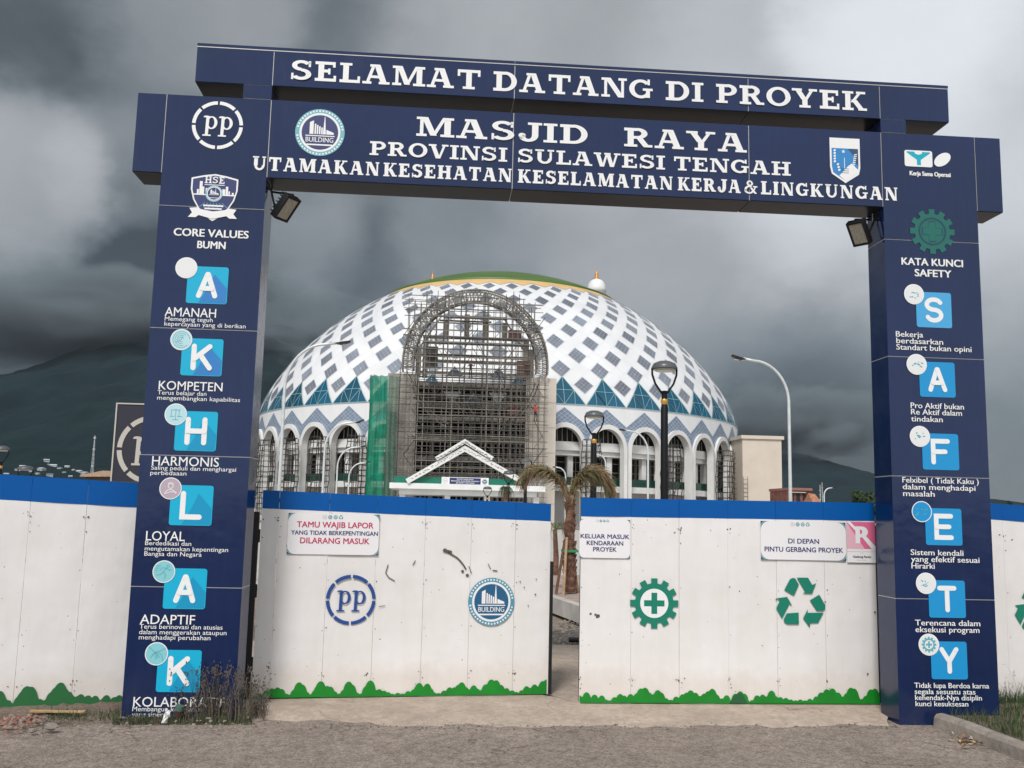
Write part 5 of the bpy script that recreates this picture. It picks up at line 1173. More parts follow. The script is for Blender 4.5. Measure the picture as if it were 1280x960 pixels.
# ------------------------------------------------------------------ billboard behind the left hoarding
YL = 13.; x0, x1 = at(143, 560, YL).x, at(232, 560, YL).x; zt_, zb_ = at(143, 505, YL).z, at(143, 640, YL).z
t = thing('logo_billboard', 'dark billboard with a cream round letter logo behind the left pylon', 'billboard', (x0, YL, 0)); w = x1-x0; CRM = mat('cream_print', (.50, .46, .41), .5)
MB().box(0, w, 0, .12, zb_, zt_).build('board', mat('billboard_navy', (.018, .018, .032), .5), t)
mb = MB(); 
for a_ in ((-.03, .0, -.02, .14, zb_, zt_), (w, w+.03, -.02, .14, zb_, zt_), (-.03, w+.03, -.02, .14, zt_+.001, zt_+.03)): mb.box(*a_)
mb.build('edging', CRM, t)
mb = MB(); r = (at(188, 560, YL).x-at(144, 560, YL).x)*1.0; lx, lz = .055+r, at(188, 562, YL).z; pp_logo(mb, lx, lz, r*1.0, -.01, 0); mb.build('round_logo', CRM, t)
for x in (.3, w-.3): MB().bar((x, .2, 0), (x, .2, zb_+.1), .06, 6).build('leg', STEELD, t)
# ------------------------------------------------------------------ hillside town specks and radio tower
rh = random.Random(5); HW = mat('far_house_wall', (.40, .42, .43), .8); HR = mat('far_house_roof', (.20, .22, .23), .7, var=.4, vscale=.1); HRT = mat('far_tin_roof', (.60, .62, .62), .5)
srcs = []
for i, (w_, d_, h_) in enumerate(((10, 8, 4), (14, 9, 5), (8, 8, 4))):
    srcs.append((w_, d_, h_))
# ------------------------------------------------------------------ mountains
MTN = bpy.data.materials.new('forest_slope'); MTN.use_nodes = True; tt = MTN.node_tree; b = tt.nodes['Principled BSDF']; b.inputs['Roughness'].default_value = .95; b.inputs['Specular IOR Level'].default_value = .1
c_ = tt.nodes.new('ShaderNodeTexCoord'); nn = tt.nodes.new('ShaderNodeTexNoise'); nn.inputs['Scale'].default_value = .004; nn.inputs['Detail'].default_value = 9; nn.inputs['Roughness'].default_value = .62; tt.links.new(c_.outputs['Object'], nn.inputs['Vector'])
rr_ = tt.nodes.new('ShaderNodeValToRGB'); tt.links.new(nn.outputs['Fac'], rr_.inputs[0]); rr_.color_ramp.elements[0].position = .35; rr_.color_ramp.elements[1].position = .7
rr_.color_ramp.elements[0].color = (.005, .014, .017, 1); rr_.color_ramp.elements[1].color = (.011, .026, .029, 1); tt.links.new(rr_.outputs[0], b.inputs['Base Color'])
def mountain(name, ridge, Y, depth, seed):
    from mathutils import noise as mn
    r = random.Random(seed); xs_ = []; pts = [at(px, py, Y) for px, py in ridge]; mb = MB(); vs = []; nx_, ny_ = 420, 60
    def hz(x):
        for a, c in zip(pts, pts[1:]):
            if a.x <= x <= c.x: q = (x-a.x)/(c.x-a.x); q = q*q*(3-2*q)*.5+q*.5; return a.z+(c.z-a.z)*q
        return 0
    x0, x1 = pts[0].x, pts[-1].x; ph = [r.uniform(0, 6) for _ in range(8)]
    for j in range(ny_+1):
        v = j/ny_
        for i in range(nx_+1):
            x = x0+(x1-x0)*i/nx_; h = hz(x)
            yy = Y-depth*(1-v); rel = min(1, h/250)
            g1 = mn.fractal(Vector((x*.0016+seed*7, yy*.0007, 0)), .9, 2.1, 6); g2 = mn.ridged_multi_fractal(Vector((x*.0028, yy*.0010, seed*3.)), 1., 2.1, 5, 1., 2.)-1.
            f = v**1.45; z = h*f-(abs(g1)*.10+abs(g2)*.07)*h*sin(pi*min(1, v)*.97)+mn.fractal(Vector((x*.02, yy*.01, 5)), .8, 2, 4)*7*rel*v
            vs.append((x, yy, z-(15 if v == 0 else 0)))
    for i in range(nx_+1): x = x0+(x1-x0)*i/nx_; vs.append((x, Y+depth*.7, -15))
    mb.add(vs, [(j*(nx_+1)+i, j*(nx_+1)+i+1, (j+1)*(nx_+1)+i+1, (j+1)*(nx_+1)+i) for j in range(ny_+1) for i in range(nx_)])
    return tag(mb.build(name, MTN, smooth=True), kind='structure')
MT1 = mountain('mountain', [(-900, 640), (-500, 540), (-250, 520), (-100, 512), (0, 484), (60, 452), (130, 425), (190, 411), (250, 417), (300, 414), (331, 416), (352, 428), (375, 437), (397, 448), (440, 475), (500, 530), (560, 600), (640, 641)], 4200, 3300, 1)
mountain('far_mountain', [(120, 470), (220, 425), (290, 396), (347, 404), (382, 411), (400, 417), (450, 450), (520, 520), (700, 560), (820, 548), (880, 535), (917, 530), (950, 541), (987, 551), (1030, 575), (1100, 600), (1250, 640), (1500, 658)], 6400, 2000, 2)
mountain('right_mountain', [(700, 645), (800, 610), (900, 585), (960, 566), (994, 566), (1022, 572), (1053, 584), (1088, 596), (1150, 612), (1240, 632), (1300, 640), (1500, 652), (1800, 665)], 4600, 2600, 3)
bpy.context.view_layer.update()
def slope(px, py):
    d = ray(px, py).normalized(); hit, loc, nrm, idx = MT1.ray_cast(CAM, d)
    return loc if hit else at(px, py, 1500)
hp = [(22, 588), (28, 584), (58, 577), (61, 581), (67, 583), (52, 588), (75, 586), (84, 584), (92, 588), (80, 591), (99, 590), (106, 593), (114, 595), (38, 590), (47, 593), (62, 595), (88, 596), (8, 594)]
hs = []
for i, (px, py) in enumerate(hp):
    p = slope(px, py); k_ = (p.y-CY)/FPX; w_, d_, h_ = srcs[i % 3]; s_ = k_*rh.uniform(3.2, 7.5)/w_
    if i < 3:
        t = thing('hillside_house', 'tiny pale house among the scattered roofs at the foot of the left mountain', 'house', p, rh.uniform(-.5, .5), 'scattered houses at the foot of the left mountain')
        MB().box(-w_/2, w_/2, -d_/2, d_/2, -2, h_*.6).build('wall', HW, t)
        mb = MB(); mb.add([(-w_*.55, -d_*.6, h_*.55), (w_*.55, -d_*.6, h_*.55), (w_*.5, 0, h_), (-w_*.5, 0, h_), (-w_*.55, d_*.6, h_*.55), (w_*.55, d_*.6, h_*.55)], [(0, 1, 2, 3), (3, 2, 5, 4), (0, 3, 4), (1, 5, 2)]); mb.build('roof', (HR, HRT, HW)[i % 3], t); hs.append(t); t.scale = (s_,)*3
    else:
        c = copy_tree(hs[i % 3]); c.location = p; c.rotation_euler = (0, 0, rh.uniform(-.5, .5)); c.scale = (s_,)*3
p = slope(115, 592); kk = (p.y-CY)/FPX; Ht = 46*kk; t = thing('radio_tower', 'thin pale radio tower standing on the slope left of the billboard', 'tower', p); sc_ = kk*1.3
mb = MB()
for a in range(4):
    ca, sa = cos(a*pi/2+.4), sin(a*pi/2+.4); mb.bar((ca*1.3*sc_, sa*1.3*sc_, -3), (ca*.25*sc_, sa*.25*sc_, Ht), .16*sc_)
for i in range(9):
    z0, z1 = Ht*i/9, Ht*(i+1)/9
    for a in range(4):
        r0, r1 = (1.3-1.05*z0/Ht)*sc_, (1.3-1.05*z1/Ht)*sc_; mb.bar((cos(a*pi/2+.4)*r0, sin(a*pi/2+.4)*r0, z0), (cos((a+1)*pi/2+.4)*r1, sin((a+1)*pi/2+.4)*r1, z1), .1*sc_)
mb.build('lattice', STEELW, t)
for z in (.18, .62, .92): MB().box(-.9*sc_, .9*sc_, -.9*sc_, .9*sc_, Ht*z, Ht*z+1.4*sc_).build('antenna_drum', STEELW, t)
# ------------------------------------------------------------------ workers
def worker(label, loc, rz, shirt, helmet, pose):
    t = thing('person', label, 'person', loc, rz)
    J = {'pel': (0, 0, .95), 'bel': (0, .0, 1.12), 'che': (0, .0, 1.35), 'nec': (0, .0, 1.50), 'hea': (0, -.01, 1.60), 'top': (0, -.01, 1.70)}
    E_ = [('pel', 'bel'), ('bel', 'che'), ('che', 'nec'), ('nec', 'hea'), ('hea', 'top')]
    Rr = {'pel': .14, 'bel': .13, 'che': .15, 'nec': .06, 'hea': .095, 'top': .075}
    for s_, sx in (('l', -1), ('r', 1)):
        a = pose[s_]; J.update({'sh'+s_: (sx*.18, 0, 1.42), 'el'+s_: a[0], 'wr'+s_: a[1], 'hd'+s_: a[2], 'hp'+s_: (sx*.09, 0, .88), 'kn'+s_: (sx*.11, -.04-pose['bend'], .5), 'an'+s_: (sx*.13, .02, .09), 'to'+s_: (sx*.15, -.16, .04)})
        Rr.update({'sh'+s_: .065, 'el'+s_: .048, 'wr'+s_: .034, 'hd'+s_: .04, 'hp'+s_: .10, 'kn'+s_: .065, 'an'+s_: .045, 'to'+s_: .04})
        E_ += [('che', 'sh'+s_), ('sh'+s_, 'el'+s_), ('el'+s_, 'wr'+s_), ('wr'+s_, 'hd'+s_), ('pel', 'hp'+s_), ('hp'+s_, 'kn'+s_), ('kn'+s_, 'an'+s_), ('an'+s_, 'to'+s_)]
    ks = list(J); me = bpy.data.meshes.new('body'); me.from_pydata([J[k] for k in ks], [(ks.index(a), ks.index(b)) for a, b in E_], [])
    o = bpy.data.objects.new('body', me); COL.objects.link(o); m_ = o.modifiers.new('s', 'SKIN'); o.modifiers.new('u', 'SUBSURF').levels = 1
    for i, k in enumerate(ks): me.skin_vertices[0].data[i].radius = (Rr[k], Rr[k]*.85); me.skin_vertices[0].data[i].use_root = (k == 'pel')
    dg = bpy.context.evaluated_depsgraph_get(); m2 = bpy.data.meshes.new_from_object(o.evaluated_get(dg)); bpy.data.objects.remove(o)
    m2.name = 'body'
    for q in (shirt, mat('dark_trousers', (.02, .02, .025), .8), mat('skin', (.22, .12, .07), .6)): m2.materials.append(q)
    for p in m2.polygons:
        z = p.center.z; ax = abs(p.center.x); p.material_index = 1 if z < .98 and ax < .3 else (2 if z > 1.5 or min((p.center-Vector(J['hdl'])).length, (p.center-Vector(J['hdr'])).length) < .12 else 0); p.use_smooth = True
    b_ = bpy.data.objects.new('body', m2); COL.objects.link(b_); b_.parent = t
    mb = MB(); mb.lathe([(.145, 1.625), (.125, 1.64), (.12, 1.70), (.09, 1.76), (.01, 1.785)], 14); mb.build('helmet', helmet, t, smooth=True)
    for s_ in ('l', 'r'):
        x, y, z = J['to'+s_]; MB().box(x-.045, x+.045, y-.03, y+.2, 0, .08).build('boot', STEELD, t)
    t.scale = (1.12,)*3
    for i, s_ in enumerate(('l', 'r')):           # five fingers closing round the pole
        hd = Vector(J['hd'+s_]); mb = MB()
        for k_ in range(4): mb.tube([hd+Vector((-.03+.02*k_, -.02, 0)), hd+Vector((-.03+.02*k_, -.06, .01)), hd+Vector((-.03+.02*k_, -.075, -.03))], .008, 5)
        mb.tube([hd+Vector((.03*(1-2*i), 0, -.01)), hd+Vector((.045*(1-2*i), -.04, -.02))], .009, 5); mb.build('fingers', MATS['skin'], t)
    return t
REDH = mat('red_helmet', (.60, .035, .015), .4)
w0 = at(588, 473, 106.0); worker('worker in dark clothes and red helmet standing high on the scaffolding', (w0.x, 106.0, pzz(474)-.04), .3, mat('dark_shirt', (.02, .022, .03), .8), REDH,
    {'l': ((-.36, -.05, 1.2), (-.3, -.28, 1.3), (-.29, -.36, 1.32)), 'r': ((.36, -.08, 1.25), (.32, -.3, 1.45), (.31, -.38, 1.49)), 'bend': .0})
w0 = at(669, 525, 105.0); worker('worker in a red shirt climbing the scaffolding by the right pier', (w0.x, 105.0, at(669, 526, 105).z), pi*.8, mat('red_shirt', (.45, .03, .02), .8), mat('dark_helmet', (.12, .02, .02), .5),
    {'l': ((-.30, -.15, 1.5), (-.25, -.3, 1.75), (-.25, -.33, 1.82)), 'r': ((.33, -.15, 1.3), (.3, -.35, 1.4), (.3, -.4, 1.45)), 'bend': .12})
# ------------------------------------------------------------------ palms, planter, trees
BARK = mat('palm_bark', (.17, .085, .055), .9, var=.55, vscale=9, bump=.03, bscale=14); FROND = mat('dry_frond', (.26, .18, .095), .8, var=.45, vscale=7); FROND2 = mat('olive_frond', (.13, .14, .055), .75, var=.4, vscale=6)
def frond(parent, path, n, ll, m, seed, droop=.45, stem=.03):
    r = random.Random(seed); pts = [Vector(p) for p in path]; k = len(pts)-1; mb = MB()
    def pos(t):
        f = t*k; i = min(k-1, int(f)); q = f-i; p0, p1, p2, p3 = pts[max(0, i-1)], pts[i], pts[i+1], pts[min(k, i+2)]
        return .5*((2*p1)+(p2-p0)*q+(2*p0-5*p1+4*p2-p3)*q*q+(3*p1-p0-3*p2+p3)*q**3)
    mb.tube([pos(i/10) for i in range(11)], [stem*(1-.7*i/10) for i in range(11)], 5)
    for i in range(n):
        t = .12+.88*r.random(); p = pos(t); d = (pos(min(1, t+.03))-pos(max(0, t-.03))).normalized(); sd = d.cross(Vector((0, 0, 1))).normalized()*r.choice((-1, 1))
        L_ = ll*(.5+.5*sin(pi*min(1, t*.85+.12)))*r.uniform(.6, 1.1); v = (d*r.uniform(.3, 1.1)+sd*r.uniform(.1, .7)+Vector((0, 0, r.uniform(-.8, .45)))).normalized()
        m1 = p+v*L_*.5; e_ = p+v*L_*.95+Vector((0, 0, -droop*L_*r.uniform(.4, 1))); wv = v.cross(Vector((r.uniform(-1, 1), r.uniform(-1, 1), r.uniform(-.3, 1)))).normalized()*r.uniform(.005, .009)*(ll/.5)
        mb.add([p-wv*.6, p+wv*.6, m1+wv, m1-wv, e_], [(0, 1, 2, 3), (3, 2, 4)])
    return mb.build('frond', m, parent)
YP = 10.3; pb = at(711.5, 738, YP); kp = (YP-CY)/FPX
palm = thing('palm_tree', 'newly planted palm with tied brown fronds seen through the gate opening', 'palm', (pb.x, YP, 0))
def PP(px, py, dy=0.): q = at(px, py, YP+dy); return (q.x-pb.x, dy, q.z)
mb = MB(); ns_ = 26; pts = []; rad = []
rp = random.Random(11)
for i in range(ns_+1):
    t = i/ns_; px = 711.5+1.0*t; pts.append(PP(px, 740-(740-618)*t)); rad.append((.118-.05*t**1.5)*(1.10 if i % 2 else .92)*rp.uniform(.95, 1.05))
mb.tube(pts, rad, 12)
for i in range(90):                        # old leaf bases
    t = rp.random(); a = rp.uniform(0, 2*pi); p = Vector(PP(711.5+t, 740-122*t)); r_ = .13-.05*t; d = Vector((cos(a), sin(a), 0)); q = p+d*r_
    s_ = d.cross(Vector((0, 0, 1)))*.03; mb.add([q-s_, q+s_, q+d*.035+Vector((0, 0, .11))+s_*.3, q+d*.035+Vector((0, 0, .11))-s_*.3, q+Vector((0, 0, .1))-d*.03], [(0, 1, 2, 3), (0, 3, 4), (1, 4, 2)])
mb.build('trunk', BARK, palm)
for i in range(9):                         # left bundle
    a, b_, c_ = rp.uniform(-3, 3), rp.uniform(-3, 3), rp.uniform(-.25, .25)
    frond(palm, [PP(711+a*.5, 628, 0), PP(703+a, 606+b_, c_*.5), PP(690+a, 592+b_, c_), PP(674+a, 586+b_, c_), PP(660+a*1.5, 590+b_*1.5, c_), PP(652+a*2, 601+b_*2, c_)], 120, .36, FROND if i % 3 else FROND2, 20+i, .4)
for i in range(10):                        # right bundle, hanging lower
    a, b_, c_ = rp.uniform(-3, 3), rp.uniform(-3, 3), rp.uniform(-.25, .25)
    frond(palm, [PP(713+a*.5, 628, 0), PP(720+a, 604+b_, c_*.5), PP(731+a, 592+b_, c_), PP(745+a, 590+b_, c_), PP(756+a, 598+b_, c_), PP(762+a*1.5, 612+b_*2, c_)], 150, .42, FROND2 if i % 3 == 0 else FROND, 40+i, .5)
for i in range(5):
    a = rp.uniform(-8, 8); frond(palm, [PP(712, 640), PP(712+a*.6, 622, rp.uniform(-.1, .1)), PP(712+a, 608, rp.uniform(-.2, .2)), PP(712+a*1.6, 598, rp.uniform(-.2, .2))], 30, .2, FROND, 60+i, .3)
MB().box(-.15, .15, -.15, .15, PP(711, 690)[2], PP(711, 687)[2]).build('green_tie', mat('green_strap', (.02, .25, .10), .6), palm)
STK = mat('stake_wood', (.42, .27, .17), .85, var=.35, vscale=12)
for (a, b_), (c_, d_), dy in (((704, 746), (708.5, 672), -.25), ((695, 742), (706, 676), -.1), ((722, 744), (715, 676), .1)):
    p, q = at(a, b_, YP+dy*2), at(c_, d_, YP+dy*.5); t = thing('support_stake', {704: 'pale timber stake leaning on the front of the palm trunk', 695: 'reddish timber stake leaning on the left of the palm trunk', 722: 'timber stake leaning on the right of the palm trunk'}[a], 'stake', p, 0, 'stakes propping the palm trunk')
    MB().bar((0, 0, 0), q-p, .028, 6).build('pole', STK if a != 695 else BARK, t)
# raised planter kerb
ka, kb = atz(655, 752, .05), atz(760, 793, .05); dk = (kb-ka); Lk = dk.length; ek = dk.normalized(); ang = atan2(ek.y, ek.x)
kerb = thing('planter_kerb', 'pale precast kerb round the palm bed seen through the gate opening', 'kerb', (ka.x, ka.y, .046), ang)
for i in range(int(Lk/.6)+1): MB().box(i*.6+.004, i*.6+.596, 0, .16, 0, .27).build('kerb_stone', PALEC, kerb)
mb = MB(); nrm = Vector((-ek.y, ek.x, 0)); q = [ka+nrm*.16, kb+ek*2+nrm*.16, kb+ek*6+nrm*9, ka-ek*8+nrm*9, ka-ek*4+nrm*.16]
mb.add([(p.x, p.y, .255) for p in q], [tuple(range(5))]); tag(mb.build('planter_bed', mat('pinkish_paving', (.40, .31, .26), .85, var=.25, vscale=5, bump=.01, bscale=20)), kind='structure')
p = at(717.5, 800, 4.6-.0); q0 = atz(711, 803, .05); t = thing('pipe', 'short black pipe lying on the gravel behind the right gate leaf', 'pipe', (q0.x, q0.y, .085)); MB().bar((0, 0, 0), (1.1, .05, 0), .035, 10).build('tube', STEELD, t)
# yard beyond: paved ground up to the mosque
sheet('forecourt', [(-60, 14), (70, 14), (90, 112), (-80, 112)], .0, PALEC)
q0 = at(694, 708, 16.); t = thing('young_palm', 'slim dark young trunk left of the large palm trunk', 'palm', (q0.x, 16, .0)); zt_ = at(694, 662, 16).z
MB().tube([(0, 0, 0), (.02, 0, zt_*.5), (-.02, 0, zt_)], [.08, .07, .05], 8).build('trunk', BARK, t)
for i in range(7): a = i*.9; frond(t, [(0, 0, zt_-.05), (cos(a)*.12, sin(a)*.12, zt_+.15), (cos(a)*.28, sin(a)*.28, zt_+.1), (cos(a)*.4, sin(a)*.4, zt_-.2)], 40, .2, FROND2, 80+i, .8, .012)
YQ = 48.; q0 = at(632, 620, YQ); t = thing('palm_tree', 'small palm with dark drooping tuft in front of the canopy slab', 'palm', (q0.x, YQ, 0)); zt_ = at(632, 611, YQ).z
MB().tube([(0, 0, 0), (0, 0, zt_)], [.2, .13], 8).build('trunk', BARK, t)
for i in range(14): a = i*.45+.2; R_ = .42*random.uniform(.7, 1.2); frond(t, [(0, 0, zt_-.1), (cos(a)*R_*.35, sin(a)*R_*.35, zt_+.12), (cos(a)*R_*.8, sin(a)*R_*.8, zt_-.05), (cos(a)*R_, sin(a)*R_, zt_-.4)], 40, .3, mat('dark_frond', (.05, .065, .03), .8, var=.4, vscale=3), 100+i, .9, .03)
LEAF = mat('tree_leaf', (.035, .065, .022), .7, var=.5, vscale=2.5)
def tree(label, px, top, Y, wpx, seed):
    r = random.Random(seed); c = at(px, top, Y); H = c.z; w = wpx*(Y-CY)/FPX/2; t = thing('leafy_tree', label, 'tree', (c.x, Y, 0), 0, 'leafy trees beyond the hoardings')
    mb = MB(); mb.tube([(0, 0, 0), (.1, 0, H*.3), (-.05, .1, H*.6)], [.2, .15, .08], 8)
    for i in range(6): a = i*1.1; mb.tube([(0, 0, H*.4), (cos(a)*w*.4, sin(a)*w*.4, H*.6), (cos(a)*w*.7, sin(a)*w*.7, H*.8)], [.09, .06, .03], 5)
    mb.build('trunk', BARK, t); mb = MB(); cl = [(r.uniform(-w*.8, w*.8), r.uniform(-w*.6, w*.6), H*r.uniform(.55, .93), r.uniform(.25, .5)*w*.8) for _ in range(26)]
    for x, y, z, q in cl:
        z = min(z, H-q*.5)
        for _ in range(90):
            d = Vector((r.gauss(0, 1), r.gauss(0, 1), r.gauss(0, .8))).normalized()*q*r.random()**.4; p = Vector((x, y, z))+d; a = Vector((r.gauss(0, 1), r.gauss(0, 1), r.gauss(0, 1))).normalized()*.11; b_ = a.cross(Vector((r.gauss(0, 1), r.gauss(0, 1), r.gauss(0, 1)))).normalized()*.06
            mb.add([p-a, p-b_, p+a, p+b_], [(0, 1, 2, 3)])
    mb.build('crown', LEAF, t)
tree('small dark tree showing over the right gate leaf beside the right pylon', 1082, 612, 60, 34, 1); tree('low dark tree top just right of the right pylon', 1250, 625, 60, 28, 2)
# shed left
q0 = at(128, 600, 26.); t = thing('site_shed', 'small shed with a tan sheet roof beside the billboard', 'shed', (q0.x, 26, 0)); z = at(128, 588, 26).z
MB().box(-.55, .8, 0, 1.5, 0, z-.22).build('wall', SCAFD, t)
mb = MB(); mb.add([(-.7, -.2, z-.24), (.9, -.2, z-.2), (.9, 1.7, z), (-.6, 1.7, z), (-.7, -.2, z-.19), (.9, -.2, z-.15), (.9, 1.7, z+.05), (-.6, 1.7, z+.05)], [(3, 2, 1, 0), (4, 5, 6, 7), (0, 1, 5, 4), (1, 2, 6, 5), (2, 3, 7, 6), (3, 0, 4, 7)]); mb.build('roof', STK, t)
# ------------------------------------------------------------------ verges: soil, kerb, grass, rubble
mb = MB(); fpx = [(-420, 935), (-250, 928), (-100, 920), (0, 914), (60, 911), (110, 907), (150, 906), (200, 903), (250, 900), (305, 897)]; vs = []; rv = random.Random(9)
for i in range(len(fpx)-1):
    pass
cols = []
for i in range(len(fpx)*6-5):
    a = i/6; k_ = min(len(fpx)-2, int(a)); q_ = a-k_; px = fpx[k_][0]+(fpx[k_+1][0]-fpx[k_][0])*q_; py = fpx[k_][1]+(fpx[k_+1][1]-fpx[k_][1])*q_+rv.uniform(-1.5, 1.5)
    f_ = atz(px, py, 0); cols.append(f_)
for i, f_ in enumerate(cols):
    yb = min(FEN1.p0.y+(f_.x-FEN1.p0.x)*FEN1.e.y/FEN1.e.x, 1.3) if f_.x < .1 else .8+f_.x*.2
    for j in range(7):
        t_ = j/6; y = f_.y+(yb+.25-f_.y)*t_; h_ = .004+.07*sin(min(1, t_*1.4)*pi/2)*(1 if f_.x < -.1 else .35)+rv.uniform(-.014, .014)*(j > 0); vs.append((f_.x, y, max(.002, h_) if j else -.004))
mb.add(vs, [(i*7+j, (i+1)*7+j, (i+1)*7+j+1, i*7+j+1) for i in range(len(cols)-1) for j in range(6)]); tag(mb.build('verge', SOIL, smooth=True), kind='structure')
def pebbles(name, n, area, rmin, rmax, mats, seed, z=.0, label=None):
    r = random.Random(seed); mb = MB()
    for _ in range(n):
        x, y, zz = area(r); R_ = rmin+(rmax-rmin)*r.random()**2.5; vs = []
        a0 = r.uniform(0, 6); m_ = 5
        for s_, h_ in ((1., .0), (.75, .55)):
            for k_ in range(m_): a = a0+2*pi*k_/m_; q_ = R_*s_*r.uniform(.7, 1.2); vs.append((x+cos(a)*q_, y+sin(a)*q_*.8, zz+R_*h_*r.uniform(.7, 1.2)))
        vs.append((x, y, zz+R_*.8)); mb.add(vs, [(k_, (k_+1) % m_, m_+(k_+1) % m_, m_+k_) for k_ in range(m_)]+[(m_+k_, m_+(k_+1) % m_, 2*m_) for k_ in range(m_)], r.randrange(len(mats)))
    return tag(mb.build(name, mats), kind='stuff')
PB = [mat('stone_grey', (.24, .21, .18), .9, var=.3, vscale=20), mat('stone_pale', (.29, .25, .21), .9, var=.3, vscale=20), mat('stone_dark', (.11, .095, .08), .9)]
def px_area(x0, x1, y0, y1, z=0.): return lambda r: (lambda q: (q.x, q.y, z))(atz(r.uniform(x0, x1), y0+(y1-y0)*r.random(), z))
pebbles('gravel', 260, px_area(-20, 320, 893, 914, .035), .004, .019, [PB[0], PB[0], PB[1], PB[2]], 1)
pebbles('gravel', 3200, px_area(-40, 1330, 906, 975, .0), .0016, .0062, PB, 2)
pebbles('gravel', 520, px_area(300, 1130, 903, 913, .003), .003, .012, PB+[PB[2]]*2, 3)
def gap_area(r): q = atz(r.uniform(685, 730), r.uniform(775, 806), .05); return (q.x, q.y, .046)
pebbles('gravel', 240, gap_area, .012, .035, PB, 4)
BR = [mat('broken_brick', (.27, .12, .085), .9, var=.3, vscale=25), mat('broken_brick_pale', (.32, .20, .15), .9, var=.3, vscale=25), PB[0]]
def rub(r): q = atz(25+r.gauss(0, 15), 899+r.gauss(0, 6), .05); return (q.x, q.y, .042+.4*max(0, .03-abs(r.gauss(0, .02))))
pebbles('brick_rubble', 260, rub, .006, .024, BR, 5)
for px, py, R_, lab in ((64, 913, .045, 'grey rock on the edge of the left verge'), (128, 886, .05, 'upright brown clod of earth by the left hoarding'), (40, 916, .03, 'flat pale stone below the brick rubble')):
    q = atz(px, py, .02); r = random.Random(px); mb = MB(); prof = []; vs = []
    for j in range(6):
        for k_ in range(9): a = 2*pi*k_/9; rr = R_*sin(pi*(j+.6)/6.8)*r.uniform(.8, 1.2); vs.append((cos(a)*rr*1.2, sin(a)*rr, R_*1.1*(j/5)*r.uniform(.95, 1.08)))
    mb.add(vs, [(j*9+k_, j*9+(k_+1) % 9, (j+1)*9+(k_+1) % 9, (j+1)*9+k_) for j in range(5) for k_ in range(9)]+[tuple(range(45, 54))]); o = mb.build('rock', PB[0] if px != 128 else SOIL, smooth=False, loc=q); tag(o, lab, 'rock')
q = atz(72, 889, .08); o = MB().box(-.21, .21, -.03, .03, 0, .010).build('plank', mat('yellow_timber', (.42, .29, .13), .8, var=.3, vscale=9), loc=(q.x, q.y, .074), rot=(0, .02, .08)); tag(o, 'short yellowish plank lying at the foot of the left hoarding', 'plank')
# plastic cup by the pylon
q = atz(222, 898, .03); t = thing('drink_cup', 'crushed green and dark red drink cup in the weeds at the left pylon', 'cup', (q.x, q.y, .02)); MB().lathe([(.001, 0), (.027, 0), (.033, .075)], 16).build('cup', mat('cup_dark_red', (.07, .03, .03), .5), t); MB().lathe([(.033, .075), (.036, .079), (.034, .115), (.001, .117)], 16).build('lid', mat('cup_green', (.07, .13, .10), .5), t); t.rotation_euler = (.12, .15, 0)
q = atz(205, 902, .03); mb = MB(); rv = random.Random(4); vs = []
for j in range(5):
    for i in range(4): vs.append((-.02+.014*i+rv.uniform(-.006, .006), rv.uniform(-.012, .012), .03*j*(1-.06*i)))
mb.add(vs, [(j*4+i, j*4+i+1, (j+1)*4+i+1, (j+1)*4+i) for j in range(4) for i in range(3)]); o = mb.build('plastic_scrap', PRINT, loc=(q.x, q.y, .02), rot=(.15, .2, .3)); tag(o, 'pale scrap of torn plastic beside the drink cup', 'litter')
def blades(name, n, area, h0, h1, mats, seed, w=.004, heads=0., lean=.35, kind='stuff'):
    r = random.Random(seed); mb = MB()
    for _ in range(n):
        x, y, z = area(r); h = h0+(h1-h0)*r.random()**1.6; a = r.uniform(0, 2*pi); l = lean*h*r.random(); d = Vector((cos(a), sin(a), 0)); s_ = Vector((-sin(a+.8), cos(a+.8), 0))*w*r.uniform(.6, 1.3); p = Vector((x, y, z-.01)); mi = r.randrange(len(mats)); prev = None; vs = []
        for j in range(4):
            t_ = j/3; c = p+Vector((0, 0, h*t_*(1-.12*t_)))+d*l*t_*t_; vs += [c-s_*(1-t_*.85), c+s_*(1-t_*.85)]
        mb.add(vs, [(2*j, 2*j+1, 2*j+3, 2*j+2) for j in range(3)], mi)
        if r.random() < heads:
            top = p+Vector((0, 0, h*.88))+d*l
            for _k in range(7):
                c = top+Vector((r.gauss(0, .010), r.gauss(0, .010), r.gauss(0, .028))); mb.add([c+Vector((-.004, 0, -.007)), c+Vector((.004, .003, 0)), c+Vector((0, 0, .010)), c+Vector((-.005, -.003, .002))], [(0, 1, 2, 3)], mi)
    return tag(mb.build(name, mats), kind=kind)
GR = [mat('grass_green', (.035, .075, .018), .7), mat('grass_dark', (.02, .042, .014), .7), mat('grass_olive', (.09, .095, .035), .7)]
DRY = [mat('dry_stalk', (.13, .10, .065), .8), mat('dry_stalk_dark', (.05, .042, .032), .8), mat('dry_stalk_grey', (.16, .135, .11), .8)]
def near(px0, px1, py0, py1, z): return lambda r: (lambda q: (q.x, q.y, z))(atz(r.uniform(px0, px1), r.uniform(py0, py1), z))
blades('dry_weeds', 620, lambda r: (lambda q: (q.x, q.y, .01))(atz(min(312, 268+r.gauss(0, 22)), 899+r.uniform(-4, 3), .01)), .08, .50, DRY, 1, .0028, .55, .35)
blades('grass', 1500, lambda r: (lambda q: (q.x, q.y, .01))(atz(140+175*r.random(), 902+r.uniform(-3, 3), .01)), .02, .10, GR+DRY[:1], 2, .003)
blades('dry_weeds', 150, near(310, 332, 889, 899, .02), .05, .32, DRY, 3, .0025, .4)
blades('grass', 500, near(60, 150, 888, 900, .06), .02, .07, GR, 4, .003)
